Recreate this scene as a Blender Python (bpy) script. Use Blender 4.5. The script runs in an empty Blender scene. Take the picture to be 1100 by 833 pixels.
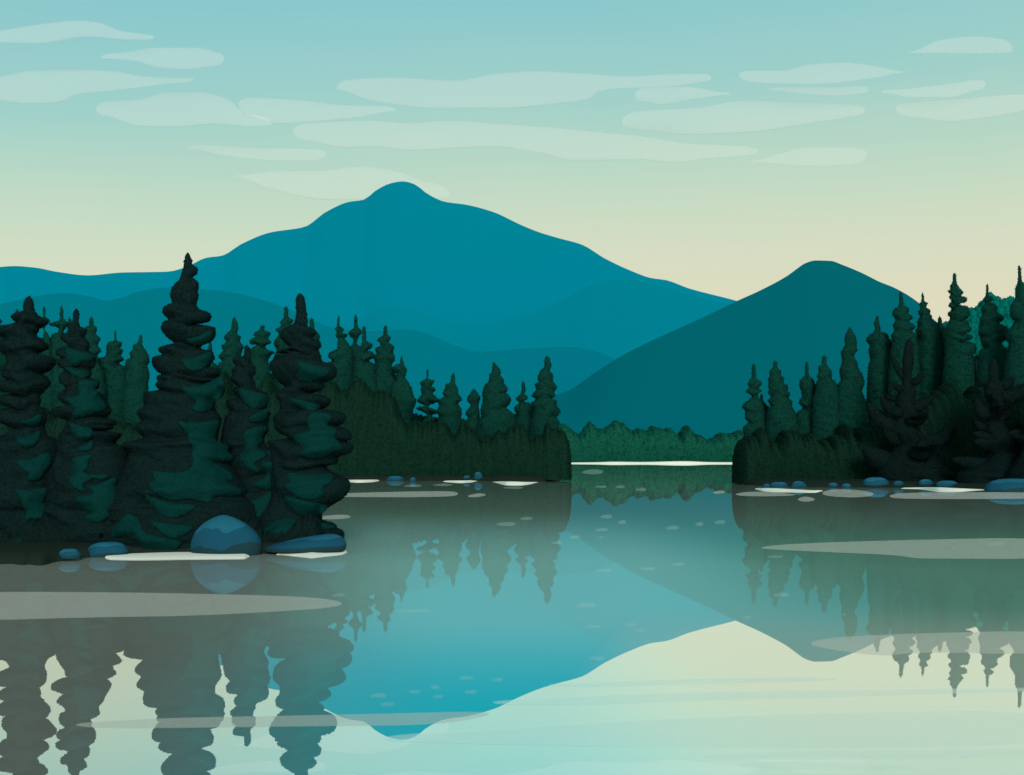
import bpy, bmesh, math, random
import numpy as np
from mathutils import Vector, noise
from mathutils.geometry import delaunay_2d_cdt
from mathutils.bvhtree import BVHTree

# ------------------------------------------------------------------ camera, sky, sun, exposure
S = bpy.context.scene
C = S.collection
F = 1100.0; CX = 550.0; HY = 494.5; HC = 4.0      # focal length in photo pixels, centre column, horizon row, eye height in metres
cam_d = bpy.data.cameras.new('camera'); cam = bpy.data.objects.new('camera', cam_d); C.objects.link(cam)
cam.location = (0, 0, HC); cam.rotation_euler = (math.radians(90), 0, 0)
cam_d.sensor_width = 36; cam_d.lens = 36 * F / 1100; cam_d.shift_y = (HY - 416.5) / 1100
cam_d.clip_start = 0.5; cam_d.clip_end = 60000
S.camera = cam

def lin(r, g, b):
    f = lambda c: (c / 255 / 12.92) if c / 255 <= 0.04045 else ((c / 255 + 0.055) / 1.055) ** 2.4
    return (f(r), f(g), f(b), 1)

W = bpy.data.worlds.new('World'); S.world = W; W.use_nodes = True
nt = W.node_tree; nt.nodes.clear()
out = nt.nodes.new('ShaderNodeOutputWorld'); add = nt.nodes.new('ShaderNodeAddShader')
bg = nt.nodes.new('ShaderNodeBackground'); bg2 = nt.nodes.new('ShaderNodeBackground')
tc = nt.nodes.new('ShaderNodeTexCoord'); sep = nt.nodes.new('ShaderNodeSeparateXYZ'); ramp = nt.nodes.new('ShaderNodeValToRGB')
sky = nt.nodes.new('ShaderNodeTexSky'); sky.sky_type = 'NISHITA'; sky.sun_disc = False
SUN_EL, SUN_AZ = math.radians(24), math.radians(172)   # low evening sun behind and to the right of the camera
sky.sun_elevation = SUN_EL; sky.sun_rotation = SUN_AZ
nt.links.new(tc.outputs['Generated'], sep.inputs[0])
# a broad, soft unevenness in the evening colours
wn = nt.nodes.new('ShaderNodeTexNoise'); wn.inputs['Scale'].default_value = 1.6; wn.inputs['Detail'].default_value = 2
mp = nt.nodes.new('ShaderNodeMapping'); mp.inputs['Scale'].default_value = (1, 1, 4)
ma = nt.nodes.new('ShaderNodeMath'); ma.operation = 'MULTIPLY_ADD'; ma.inputs[1].default_value = 0.05; ma.inputs[2].default_value = -0.025
ad = nt.nodes.new('ShaderNodeMath'); ad.operation = 'ADD'
nt.links.new(tc.outputs['Generated'], mp.inputs[0]); nt.links.new(mp.outputs[0], wn.inputs['Vector'])
nt.links.new(wn.outputs['Fac'], ma.inputs[0]); nt.links.new(sep.outputs['Z'], ad.inputs[0]); nt.links.new(ma.outputs[0], ad.inputs[1])
lf = nt.nodes.new('ShaderNodeMapRange'); lf.inputs['From Min'].default_value = -0.5; lf.inputs['From Max'].default_value = 0.0; lf.inputs['To Min'].default_value = 0.04; lf.inputs['To Max'].default_value = 0.0
ad2 = nt.nodes.new('ShaderNodeMath'); ad2.operation = 'ADD'      # the warm glow lies in the middle and right; the left sky stays greener
nt.links.new(sep.outputs['X'], lf.inputs['Value']); nt.links.new(lf.outputs[0], ad2.inputs[1]); nt.links.new(ad.outputs[0], ad2.inputs[0])
nt.links.new(ad2.outputs[0], ramp.inputs[0])
SKY = [(0.0, (229, 218, 185)), (0.15, (226, 220, 188)), (0.19, (219, 222, 191)), (0.235, (206, 222, 194)), (0.28, (187, 218, 197)),
       (0.335, (162, 211, 202)), (0.41, (140, 203, 206)), (0.6, (122, 190, 200)), (1.0, (105, 172, 190))]
el = ramp.color_ramp.elements
while len(el) > 1: el.remove(el[-1])
el[0].position = SKY[0][0]; el[0].color = lin(*SKY[0][1])
for p, c in SKY[1:]:
    e = el.new(p); e.color = lin(*c)
bg.inputs['Strength'].default_value = 0.93
nt.links.new(ramp.outputs[0], bg.inputs['Color']); nt.links.new(sky.outputs[0], bg2.inputs['Color']); bg2.inputs['Strength'].default_value = 0.05 * 0.15
nt.links.new(bg.outputs[0], add.inputs[0]); nt.links.new(bg2.outputs[0], add.inputs[1]); nt.links.new(add.outputs[0], out.inputs['Surface'])

sd = bpy.data.lights.new('sun', 'SUN'); sd.energy = 2.4; sd.angle = math.radians(20); sd.color = (1, 0.96, 0.9)
sun = bpy.data.objects.new('sun', sd); C.objects.link(sun)
dirv = Vector((math.sin(SUN_AZ) * math.cos(SUN_EL), math.cos(SUN_AZ) * math.cos(SUN_EL), math.sin(SUN_EL)))
sun.rotation_euler = dirv.to_track_quat('Z', 'Y').to_euler()
S.view_settings.view_transform = 'Standard'; S.view_settings.look = 'None'; S.view_settings.gamma = 1; S.view_settings.exposure = 0
S.render.engine = 'CYCLES'
S.cycles.transparent_max_bounces = 16

# ------------------------------------------------------------------ helpers
def P(px, py, d):                       # photo pixel at distance d -> world point
    return Vector(((px - CX) * d / F, d, HC + (HY - py) * d / F))
def on_water(px, py, z=0.0):            # photo pixel on the plane of the lake
    d = (HC - z) * F / (py - HY); return Vector(((px - CX) * d / F, d, z))
def zc(x0, y0, s, pts): return [(x0 + x / s, y0 + y / s) for x, y in pts]
def interp(pts, v):                     # smooth (monotone hermite) interpolation of sorted (v, value) points
    if v <= pts[0][0]: return pts[0][1]
    if v >= pts[-1][0]: return pts[-1][1]
    lo, hi = 0, len(pts) - 1
    while hi - lo > 1:
        m = (lo + hi) // 2
        if pts[m][0] <= v: lo = m
        else: hi = m
    def slope(i):
        if i == 0 or i == len(pts) - 1: return 0.0
        h0 = pts[i][0] - pts[i-1][0]; h1 = pts[i+1][0] - pts[i][0]
        a = (pts[i][1] - pts[i-1][1]) / h0; b = (pts[i+1][1] - pts[i][1]) / h1
        if a * b <= 0: return 0.0
        return 2 * a * b / (a + b)
    h = pts[hi][0] - pts[lo][0]; t = (v - pts[lo][0]) / h
    m0, m1 = slope(lo) * h, slope(hi) * h
    return (2*t**3-3*t**2+1)*pts[lo][1] + (t**3-2*t**2+t)*m0 + (-2*t**3+3*t**2)*pts[hi][1] + (t**3-t**2)*m1
def mono(pts):                          # keep the first coordinate strictly increasing
    o = []
    for a, b in sorted(pts, key=lambda q: q[0]):
        if not o or a - o[-1][0] > 1e-4: o.append((a, b))
    return o
def mesh_obj(name, verts, faces, mat, parent=None, smooth=True, mats=None, midx=None):
    me = bpy.data.meshes.new(name); me.from_pydata([tuple(v) for v in verts], [], faces); me.update()
    for m in (mats or [mat]): me.materials.append(m)
    if smooth: me.polygons.foreach_set('use_smooth', [True] * len(me.polygons))
    if midx: me.polygons.foreach_set('material_index', midx)
    o = bpy.data.objects.new(name, me); C.objects.link(o)
    if parent:
        o.parent = parent; o.matrix_parent_inverse.identity()
        me.transform(__import__('mathutils').Matrix.Translation(-ROOT(parent)))
    return o
def ROOT(p):
    v = Vector(p.location)
    while p.parent: p = p.parent; v += Vector(p.location)
    return v
def thing(name, label, cat, loc, group=None):
    o = bpy.data.objects.new(name, None); C.objects.link(o); o.location = loc; o.empty_display_size = 0.3
    o['label'] = label; o['category'] = cat
    if group: o['group'] = group
    return o
def tag(o, label, cat, group=None):
    o['label'] = label; o['category'] = cat
    if group: o['group'] = group
    return o
def struct(o): o['kind'] = 'structure'; return o
def recalc(o):
    bm = bmesh.new(); bm.from_mesh(o.data); bmesh.ops.recalc_face_normals(bm, faces=bm.faces); bm.to_mesh(o.data); bm.free()

def tufts(o, size, cover, seed=0, inset=0.6, wide=0.42, droop=0.35):
    """clothe a foliage mesh in small needle sprays standing on its surface (size in metres, cover = sprays per size^2)"""
    me = o.data; me.calc_loop_triangles(); nv = len(me.vertices); rs = np.random.RandomState(seed)
    co = np.empty(nv * 3); me.vertices.foreach_get('co', co); co = co.reshape(-1, 3)
    tri = np.empty(len(me.loop_triangles) * 3, dtype=np.int64); me.loop_triangles.foreach_get('vertices', tri); tri = tri.reshape(-1, 3)
    a, b, c = co[tri[:, 0]], co[tri[:, 1]], co[tri[:, 2]]; cr = np.cross(b - a, c - a); ar = np.linalg.norm(cr, axis=1) / 2
    nm = cr / (2 * ar[:, None] + 1e-12); w = ar * np.where(nm[:, 1] > 0.25, 0.3, 1.0); w[nm[:, 2] < -0.95] *= 0.2
    n = int(w.sum() * cover / size ** 2)
    if n < 1: return
    t = rs.choice(len(tri), n, p=w / w.sum()); u = rs.rand(n, 1); v = rs.rand(n, 1); f = (u + v) > 1; u[f] = 1 - u[f]; v[f] = 1 - v[f]
    p = a[t] + u * (b[t] - a[t]) + v * (c[t] - a[t]); N = nm[t]
    d = N * 0.3 + rs.normal(0, 0.6, (n, 3)) + np.array([0, 0, -droop]); d /= np.linalg.norm(d, axis=1)[:, None]
    sd_ = np.cross(d, rs.normal(0, 1, (n, 3))); sd_ /= np.linalg.norm(sd_, axis=1)[:, None] + 1e-9
    L = size * (0.6 + 0.8 * rs.rand(n, 1)); p = p - N * size * inset * 0.4
    q = np.stack([p, p + d * L * 0.5 + sd_ * L * wide, p + d * L, p + d * L * 0.5 - sd_ * L * wide], 1).reshape(-1, 3)
    nf = len(me.polygons); tot = np.empty(nf, dtype=np.int32); me.polygons.foreach_get('loop_total', tot)
    li = np.empty(len(me.loops), dtype=np.int32); me.loops.foreach_get('vertex_index', li)
    V2 = np.concatenate([co, q]).astype(np.float32); L2 = np.concatenate([li, np.arange(nv, nv + 4 * n)]).astype(np.int32); T2 = np.concatenate([tot, np.full(n, 4)]).astype(np.int32)
    S2 = np.concatenate([[0], np.cumsum(T2)[:-1]]).astype(np.int32)
    m2 = bpy.data.meshes.new(me.name); m2.vertices.add(len(V2)); m2.vertices.foreach_set('co', V2.ravel()); m2.loops.add(len(L2)); m2.loops.foreach_set('vertex_index', L2)
    m2.polygons.add(len(T2)); m2.polygons.foreach_set('loop_start', S2); m2.polygons.foreach_set('loop_total', T2)
    sm = np.zeros(len(T2), dtype=bool); sm[:nf] = True; m2.polygons.foreach_set('use_smooth', sm); m2.update(calc_edges=True)
    for m in me.materials: m2.materials.append(m)
    o.data = m2
def material(name, base, rough=0.9, vary=0.12, scale=1.0, alt=None, spec=0.15, bump=0.0):
    m = bpy.data.materials.new(name); m.use_nodes = True; n = m.node_tree; b = n.nodes['Principled BSDF']
    b.inputs['Roughness'].default_value = rough; b.inputs['Specular IOR Level'].default_value = spec
    t = n.nodes.new('ShaderNodeTexCoord'); no = n.nodes.new('ShaderNodeTexNoise'); no.inputs['Scale'].default_value = scale; no.inputs['Detail'].default_value = 4
    mx = n.nodes.new('ShaderNodeMix'); mx.data_type = 'RGBA'
    c = Vector(base[:3]); a = Vector(alt[:3]) if alt else c * (1 + vary)
    mx.inputs[6].default_value = (*(c * (1 - vary)), 1); mx.inputs[7].default_value = (*a, 1)
    n.links.new(t.outputs['Object'], no.inputs['Vector']); n.links.new(no.outputs['Fac'], mx.inputs[0]); n.links.new(mx.outputs[2], b.inputs['Base Color'])
    if bump:
        bp = n.nodes.new('ShaderNodeBump'); bp.inputs['Distance'].default_value = bump; bp.inputs['Strength'].default_value = 0.6
        n.links.new(no.outputs['Fac'], bp.inputs['Height']); n.links.new(bp.outputs[0], b.inputs['Normal'])
    return m

M = {}
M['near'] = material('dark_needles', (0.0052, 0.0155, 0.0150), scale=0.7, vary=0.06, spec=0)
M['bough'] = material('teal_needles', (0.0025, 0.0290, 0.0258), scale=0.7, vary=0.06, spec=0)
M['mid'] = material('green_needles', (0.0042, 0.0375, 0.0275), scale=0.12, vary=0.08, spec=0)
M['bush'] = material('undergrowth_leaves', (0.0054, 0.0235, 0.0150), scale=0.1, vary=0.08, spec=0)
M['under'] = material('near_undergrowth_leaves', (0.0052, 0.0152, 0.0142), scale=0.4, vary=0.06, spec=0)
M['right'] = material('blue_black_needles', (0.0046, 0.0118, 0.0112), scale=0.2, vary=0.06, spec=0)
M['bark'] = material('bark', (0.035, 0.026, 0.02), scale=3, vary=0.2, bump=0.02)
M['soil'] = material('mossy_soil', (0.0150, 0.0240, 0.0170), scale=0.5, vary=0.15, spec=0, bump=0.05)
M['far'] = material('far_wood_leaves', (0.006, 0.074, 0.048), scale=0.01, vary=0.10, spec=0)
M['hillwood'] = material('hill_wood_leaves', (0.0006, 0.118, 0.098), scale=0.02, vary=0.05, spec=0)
M['sand'] = material('pale_sand', (0.80, 0.71, 0.60), scale=2, vary=0.03, spec=0)
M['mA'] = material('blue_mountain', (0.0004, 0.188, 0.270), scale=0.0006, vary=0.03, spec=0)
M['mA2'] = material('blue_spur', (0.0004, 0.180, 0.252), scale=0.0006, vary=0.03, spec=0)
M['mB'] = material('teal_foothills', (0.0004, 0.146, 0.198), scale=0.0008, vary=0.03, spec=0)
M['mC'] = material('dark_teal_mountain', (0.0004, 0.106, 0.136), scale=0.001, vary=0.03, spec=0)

def cloud_mat():
    m = bpy.data.materials.new('thin_cloud'); m.use_nodes = True; n = m.node_tree; n.nodes.clear()
    o = n.nodes.new('ShaderNodeOutputMaterial'); mx = n.nodes.new('ShaderNodeMixShader'); tr = n.nodes.new('ShaderNodeBsdfTransparent')
    m2 = n.nodes.new('ShaderNodeMixShader'); df = n.nodes.new('ShaderNodeBsdfDiffuse'); tl = n.nodes.new('ShaderNodeBsdfTranslucent')
    for q in (df, tl): q.inputs['Color'].default_value = (1.0, 0.97, 0.95, 1)
    m2.inputs[0].default_value = 0.3; mx.inputs[0].default_value = 0.115
    n.links.new(df.outputs[0], m2.inputs[1]); n.links.new(tl.outputs[0], m2.inputs[2])
    n.links.new(tr.outputs[0], mx.inputs[1]); n.links.new(m2.outputs[0], mx.inputs[2]); n.links.new(mx.outputs[0], o.inputs['Surface'])
    return m
M['cloud'] = cloud_mat()

def sheen_film_mat(name, col, fac):           # a thin matt film on the lake: sheen streaks and glints painted into its colour
    m = bpy.data.materials.new(name); m.use_nodes = True; n = m.node_tree; n.nodes.clear()
    o = n.nodes.new('ShaderNodeOutputMaterial'); mx = n.nodes.new('ShaderNodeMixShader'); tr = n.nodes.new('ShaderNodeBsdfTransparent')
    df = n.nodes.new('ShaderNodeBsdfDiffuse'); df.inputs['Color'].default_value = col; mx.inputs[0].default_value = fac
    n.links.new(tr.outputs[0], mx.inputs[1]); n.links.new(df.outputs[0], mx.inputs[2]); n.links.new(mx.outputs[0], o.inputs['Surface'])
    return m
M['film'] = sheen_film_mat('pale_sheen_film', (0.80, 0.66, 0.56, 1), 0.30)
M['film2'] = sheen_film_mat('cream_sheen_film', (0.97, 0.95, 0.84, 1), 0.26)
M['glint'] = sheen_film_mat('painted_glint_film', (0.70, 0.72, 0.66, 1), 0.13)

def water_mat():
    m = bpy.data.materials.new('lake_water'); m.use_nodes = True; n = m.node_tree; n.nodes.clear(); L = n.links.new
    o = n.nodes.new('ShaderNodeOutputMaterial'); mx = n.nodes.new('ShaderNodeMixShader'); gl = n.nodes.new('ShaderNodeBsdfGlossy'); df = n.nodes.new('ShaderNodeBsdfDiffuse')
    gl.inputs['Roughness'].default_value = 0.0; gl.inputs['Color'].default_value = (1.0, 1.0, 0.98, 1)
    lw = n.nodes.new('ShaderNodeLayerWeight'); lw.inputs['Blend'].default_value = 0.5   # facing: 1 at grazing, 0 looking straight down
    mr = n.nodes.new('ShaderNodeMapRange'); mr.inputs['From Min'].default_value = 0.90; mr.inputs['From Max'].default_value = 1.0
    mr.inputs['To Min'].default_value = 0.34; mr.inputs['To Max'].default_value = 0.0
    L(lw.outputs['Facing'], mr.inputs['Value']); L(mr.outputs[0], mx.inputs[0])
    # tint by position: grey-brown towards the left island, teal and cream elsewhere
    t = n.nodes.new('ShaderNodeTexCoord'); s = n.nodes.new('ShaderNodeSeparateXYZ'); L(t.outputs['Object'], s.inputs[0])
    no = n.nodes.new('ShaderNodeTexNoise'); no.inputs['Scale'].default_value = 0.05; L(t.outputs['Object'], no.inputs['Vector'])
    a = n.nodes.new('ShaderNodeMapRange'); a.inputs['From Min'].default_value = -4.5; a.inputs['From Max'].default_value = 3.0; a.inputs['To Min'].default_value = 1; a.inputs['To Max'].default_value = 0; a.interpolation_type = 'SMOOTHSTEP'
    # the grey-brown tint fades out along a slanting line
    pl = n.nodes.new('ShaderNodeMath'); pl.operation = 'MULTIPLY_ADD'; pl.inputs[1].default_value = 0.17
    L(s.outputs['Y'], pl.inputs[0]); L(s.outputs['X'], pl.inputs[2]); L(pl.outputs[0], a.inputs['Value'])
    a2 = n.nodes.new('ShaderNodeMapRange'); a2.inputs['From Min'].default_value = 15; a2.inputs['From Max'].default_value = 27; a2.interpolation_type = 'SMOOTHSTEP'
    L(s.outputs['Y'], a2.inputs['Value'])
    a4 = n.nodes.new('ShaderNodeMapRange'); a4.inputs['From Min'].default_value = 0.0; a4.inputs['From Max'].default_value = 3.2; a4.interpolation_type = 'SMOOTHSTEP'
    L(s.outputs['X'], a4.inputs['Value']); am = n.nodes.new('ShaderNodeMath'); am.operation = 'MAXIMUM'; L(a2.outputs[0], am.inputs[0]); L(a4.outputs[0], am.inputs[1])
    a5 = n.nodes.new('ShaderNodeMapRange'); a5.inputs['From Min'].default_value = 1.0; a5.inputs['From Max'].default_value = 5.0; a5.interpolation_type = 'SMOOTHSTEP'
    L(s.outputs['X'], a5.inputs['Value'])
    c0 = n.nodes.new('ShaderNodeMix'); c0.data_type = 'RGBA'; c0.inputs[6].default_value = (0.62, 1.0, 0.86, 1); c0.inputs[7].default_value = (0.90, 0.86, 0.66, 1)
    a6 = n.nodes.new('ShaderNodeMapRange'); a6.inputs['From Min'].default_value = 20; a6.inputs['From Max'].default_value = 29; a6.inputs['To Min'].default_value = 1; a6.inputs['To Max'].default_value = 0; a6.interpolation_type = 'SMOOTHSTEP'
    L(s.outputs['Y'], a6.inputs['Value']); m6 = n.nodes.new('ShaderNodeMath'); m6.operation = 'MULTIPLY'; L(a5.outputs[0], m6.inputs[0]); L(a6.outputs[0], m6.inputs[1])
    a7 = n.nodes.new('ShaderNodeMapRange'); a7.inputs['From Min'].default_value = 3.5; a7.inputs['From Max'].default_value = 13; a7.interpolation_type = 'SMOOTHSTEP'; L(s.outputs['X'], a7.inputs['Value'])
    c8 = n.nodes.new('ShaderNodeMix'); c8.data_type = 'RGBA'; c8.inputs[6].default_value = (0.64, 1.0, 0.86, 1); c8.inputs[7].default_value = (0.34, 0.60, 0.44, 1)
    L(a7.outputs[0], c8.inputs[0]); L(c8.outputs[2], c0.inputs[6]); L(m6.outputs[0], c0.inputs[0])
    c = n.nodes.new('ShaderNodeMix'); c.data_type = 'RGBA'; c.inputs[6].default_value = (0.03, 0.80, 0.86, 1); L(c0.outputs[2], c.inputs[7])
    L(am.outputs[0], c.inputs[0])
    a3 = n.nodes.new('ShaderNodeMapRange'); a3.inputs['From Min'].default_value = 45; a3.inputs['From Max'].default_value = 85; a3.interpolation_type = 'SMOOTHSTEP'
    L(s.outputs['Y'], a3.inputs['Value'])
    c2 = n.nodes.new('ShaderNodeMix'); c2.data_type = 'RGBA'; c2.inputs[7].default_value = (0.41, 0.47, 0.36, 1); L(a3.outputs[0], c2.inputs[0]); L(c.outputs[2], c2.inputs[6])
    b = n.nodes.new('ShaderNodeMix'); b.data_type = 'RGBA'; b.inputs[7].default_value = (0.41, 0.37, 0.30, 1)
    L(a.outputs[0], b.inputs[0]); L(c2.outputs[2], b.inputs[6])
    L(b.outputs[2], df.inputs['Color'])
    L(gl.outputs[0], mx.inputs[1]); L(df.outputs[0], mx.inputs[2]); L(mx.outputs[0], o.inputs['Surface'])
    return m
M['water'] = water_mat()

# ------------------------------------------------------------------ the setting
struct(mesh_obj('lake_water', [(-3000, -400, 0), (3000, -400, 0), (3000, 1330, 0), (-3000, 1330, 0)], [(0, 1, 2, 3)], M['water']))

def grid_faces(nu, nv, wrap=False):
    f = []
    for j in range(nv - 1):
        for i in range(nu if wrap else nu - 1):
            a = j * nu + i; b = j * nu + (i + 1) % nu; f.append((a, b, b + nu, a + nu))
    return f
# the ground behind the lake, one sheet to the horizon
ys = [1258, 1262, 1280, 1400, 2500, 8000, 40000]; zs = [-0.3, 1.0, 2.0, 3.0, 3.2, 3.4, 3.4]
v = []
for y, z in zip(ys, zs):
    for i in range(81):
        x = -1 + i / 40.0; X = x * (1500 + (y - 1258) * 1.2)
        v.append((X, y + (8 * noise.noise(Vector((X * 0.01, 3, 0))) if y < 1300 else 0), z))
M['shore'] = material('far_ground', (0.008, 0.05, 0.035), scale=0.01, spec=0)
struct(mesh_obj('ground', v, grid_faces(81, 7), M['shore']))

def ridge(name, prof, d, mat, foot=0.42, crest_noise=0.0, seed=0):
    prof = mono([(x, y) for x, y in prof]); x0, x1 = prof[0][0], prof[-1][0]; nu = 260; nt_ = 26; hmax = P(0, min(q[1] for q in prof), d).z
    V = []; rnd = Vector((seed * 3.1, 0, 0))
    for j in list(range(-nt_, 1)) + list(range(0, nt_ + 1)):      # front and back slope meet in a sharp crest
        t = 1 - abs(j) / nt_
        for i in range(nu):
            px = x0 + (x1 - x0) * i / (nu - 1); p = P(px, interp(prof, px), d); h = max(p.z, 5)
            off = foot * hmax * (1 - t) * (1 if j > 0 else -1)
            # spurs: the slope wanders sideways and in depth on its way down
            nz = noise.noise(Vector((p.x / 1100.0, j * 0.05, seed))) * (1 - t) * t * 4
            hh = h * t * (1 + 0.004 * nz) if t > 0 else -20
            if t == 1: hh = h
            V.append((p.x * (1 + off / d * 0.15), d + off + nz * h * 0.004, hh))
    fc = grid_faces(nu, nt_ + 1); h_ = nu * (nt_ + 1)
    fc += [tuple(q + h_ for q in f) for f in grid_faces(nu, nt_ + 1)]
    return struct(mesh_obj(name, V, fc, mat))
A_ = [(-260,330),(-160,300),(-60,292),(0,287),(15,286),(40,288),(60,292),(95,296),(130,293),(180,292),(200,287),(222,277),(238,275),(260,262),(290,250),(327,244),(350,228),(375,217),(390,215),(405,204),(420,197),(433,195),(445,198),(460,209),(478,217),(500,220),(530,228),(560,242),(580,250),(600,256),(625,263),(650,278),(680,292),(700,299),(715,301),(740,310),(790,323),(830,335),(900,350),(1000,380),(1150,430),(1300,480)]
B_ = [(-260,350),(-120,345),(-60,338),(0,327),(40,318),(70,315),(98,319),(115,323),(130,320),(150,313),(180,309),(240,313),(300,328),(340,346),(365,354),(400,356),(430,354),(450,356),(470,363),(490,372),(515,378),(560,375),(610,373),(640,378),(660,386),(700,410),(760,440),(830,480)]
A2_ = [(260,400),(330,354),(370,347),(390,341),(410,332),(430,330),(470,343),(505,348),(560,340),(600,325),(640,305),(670,300),(700,305),(740,317),(790,328),(840,345),(900,380),(980,440)]
C_ = [(420,490),(500,468),(560,443),(597,425),(612,419),(640,400),(660,387),(690,371),(720,357),(760,339),(795,322),(815,313),(845,297),(856,289),(865,283),(876,280),(893,280.5),(903,284),(925,293),(945,303),(960,309),(985,324),(1005,345),(1030,358),(1100,395),(1200,440),(1320,485)]
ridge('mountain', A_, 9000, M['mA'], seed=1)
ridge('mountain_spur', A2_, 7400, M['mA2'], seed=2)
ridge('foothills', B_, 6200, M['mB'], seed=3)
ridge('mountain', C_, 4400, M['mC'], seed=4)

# ------------------------------------------------------------------ clouds
def blunt(pts, v):                      # like interp, but rounds off a short first or last step
    for a, b in ((pts[0], pts[1]), (pts[-1], pts[-2])):
        if abs(b[0] - a[0]) <= 32 and min(a[0], b[0]) <= v <= max(a[0], b[0]):
            u = abs(v - a[0]) / abs(b[0] - a[0]); return a[1] + (b[1] - a[1]) * math.sqrt(max(0, 1 - (1 - u) ** 2))
    return interp(pts, v)
def lens(name, top, bot, d, depth, mat, n=60, k=16, z_wave=0.0):
    """A flat-bellied lens: an ellipse ring round the axis at every step along the outline."""
    top = mono(top); bot = mono(bot); x0 = min(top[0][0], bot[0][0]); x1 = max(top[-1][0], bot[-1][0])
    V = []; fc = []
    for i in range(n + 1):
        t = i / n; t = 0.5 - 0.5 * math.cos(t * math.pi); px = x0 + (x1 - x0) * t
        a, b = blunt(top, px), blunt(bot, px)
        pinch = min(1, (max(0.0, (px - x0) * (x1 - px)) ** 0.5) / 6.0)
        m, hh = (a + b) / 2, abs(b - a) / 2 * pinch + 0.02
        for j in range(k):
            th = 2 * math.pi * j / k
            p = P(px, m - hh * math.sin(th), d)
            V.append((p.x, d + depth * hh / 10 * math.cos(th) * d / F, p.z))
    fc = grid_faces(k, n + 1, wrap=True)
    fc.append(tuple(range(k))); fc.append(tuple(n * k + q for q in reversed(range(k))))
    o = mesh_obj(name, V, fc, mat); recalc(o); return o
CL = [
 ('pale thin cloud entering at the top left corner of the sky', [(-30,38),(0,33),(50,25),(82,22),(105,24),(130,33),(160,38),(165,40)], [(-30,43),(0,46),(40,47),(95,40),(140,43),(158,43),(165,41)]),
 ('small rounded cloud with a pointed left end, second highest at upper left', [(108,62),(130,57),(170,51),(210,51),(232,56),(241,63)], [(108,63),(145,66),(170,73),(200,75),(225,72),(241,64)]),
 ('broad cloud cut by the left edge, below the small rounded cloud', [(-30,88),(0,82),(40,75),(85,75),(120,76),(155,82),(208,84)], [(-30,103),(0,108),(30,112),(60,111),(85,102),(130,97),(180,90),(208,85)]),
 ('cloud with a blunt left end, touching a longer cloud on its right', [(103,117),(115,109),(150,106),(180,98),(210,98),(240,104),(250,110),(262,122),(292,133)], [(103,118),(120,126),(150,136),(190,137),(230,134),(270,136),(292,134)]),
 ('tapering cloud reaching right from the blunt cloud at upper left', [(256,111),(270,105),(320,107),(370,113),(410,114),(425,119)], [(256,113),(262,122),(300,133),(380,127),(425,120)]),
 ('slim low cloud streak on the left, above the left valley', [(202,159),(220,156),(280,159),(335,160),(350,164)], [(202,160),(250,169),(300,173),(335,173),(350,166)]),
 ('low cloud partly hidden behind the tall mountain summit', [(251,189),(300,183),(350,182),(385,178),(420,182),(455,195),(483,209)], [(251,190),(290,203),(350,215),(400,215),(460,214),(483,210)]),
 ('longest cloud high over the middle, with a slim right arm', [(362,95),(375,86),(420,83),(490,86),(530,79),(575,76),(620,78),(670,82),(720,80),(755,79.5),(764,83.5)], [(362,97),(400,109),(470,117),(540,117),(600,112),(634,107),(640,100),(660,96),(720,93.5),(752,88.5),(764,84.5)]),
 ('very long wavy cloud over the tall mountain, ending far right of it', [(315,140),(335,132),(400,129),(440,132),(480,129),(540,133),(600,137),(640,141),(690,146),(740,154),(800,157),(808,159),(814,162)], [(315,142),(335,152),(370,159),(400,158),(440,162),(530,158),(580,165),(615,173),(690,172),(720,175),(760,171),(803,167),(814,163)]),
 ('little leaf-shaped cloud just under the slim right arm of the longest cloud', [(682,102),(695,94),(735,93),(784,100)], [(682,104),(695,110),(710,113),(740,108),(784,102)]),
 ('humped cloud at upper right resting on a shorter streak', [(794,80),(805,76),(840,76),(870,69),(905,67),(935,70),(973,77)], [(794,82),(825,90),(880,91),(940,84),(973,78)]),
 ('short streak tucked under the humped cloud at upper right', [(826,96),(850,94),(900,94),(925,92),(933,95)], [(826,97),(860,101),(900,103),(928,100),(933,97)]),
 ('wide cloud right of centre, below the humped cloud', [(668,130),(690,119),(750,115),(800,107),(850,109),(900,111),(918,112.5),(929,118)], [(668,132),(700,141),(740,145),(800,143),(870,133),(914,125.5),(929,119)]),
 ('lowest cloud on the right, above the dark mountain top', [(807,173),(840,164),(870,158),(910,158),(931,164)], [(807,174),(850,178),(880,179),(910,178),(931,167)]),
 ('highest small cloud with a flat underside, at the top right', [(976,56),(1010,43),(1045,39),(1070,41),(1088,53)], [(976,57),(1030,58),(1070,58),(1088,56)]),
 ('narrow cloud sliver at right, under the highest small cloud', [(947,99),(970,96),(1020,90),(1050,86),(1059,88)], [(947,100),(980,105),(1020,105),(1045,98),(1059,90)]),
 ('cloud cut by the right edge of the sky', [(962,115),(980,110),(1040,105),(1090,101),(1150,102)], [(962,118),(990,127),(1020,131),(1060,127),(1150,112)]),
]
for i, (lab, t, b) in enumerate(CL):
    o = lens('cloud', t, b, 13000 + 220 * i, 1.6, M['cloud'], n=110); tag(o, lab, 'cloud', 'thin clouds over the lake')

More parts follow.
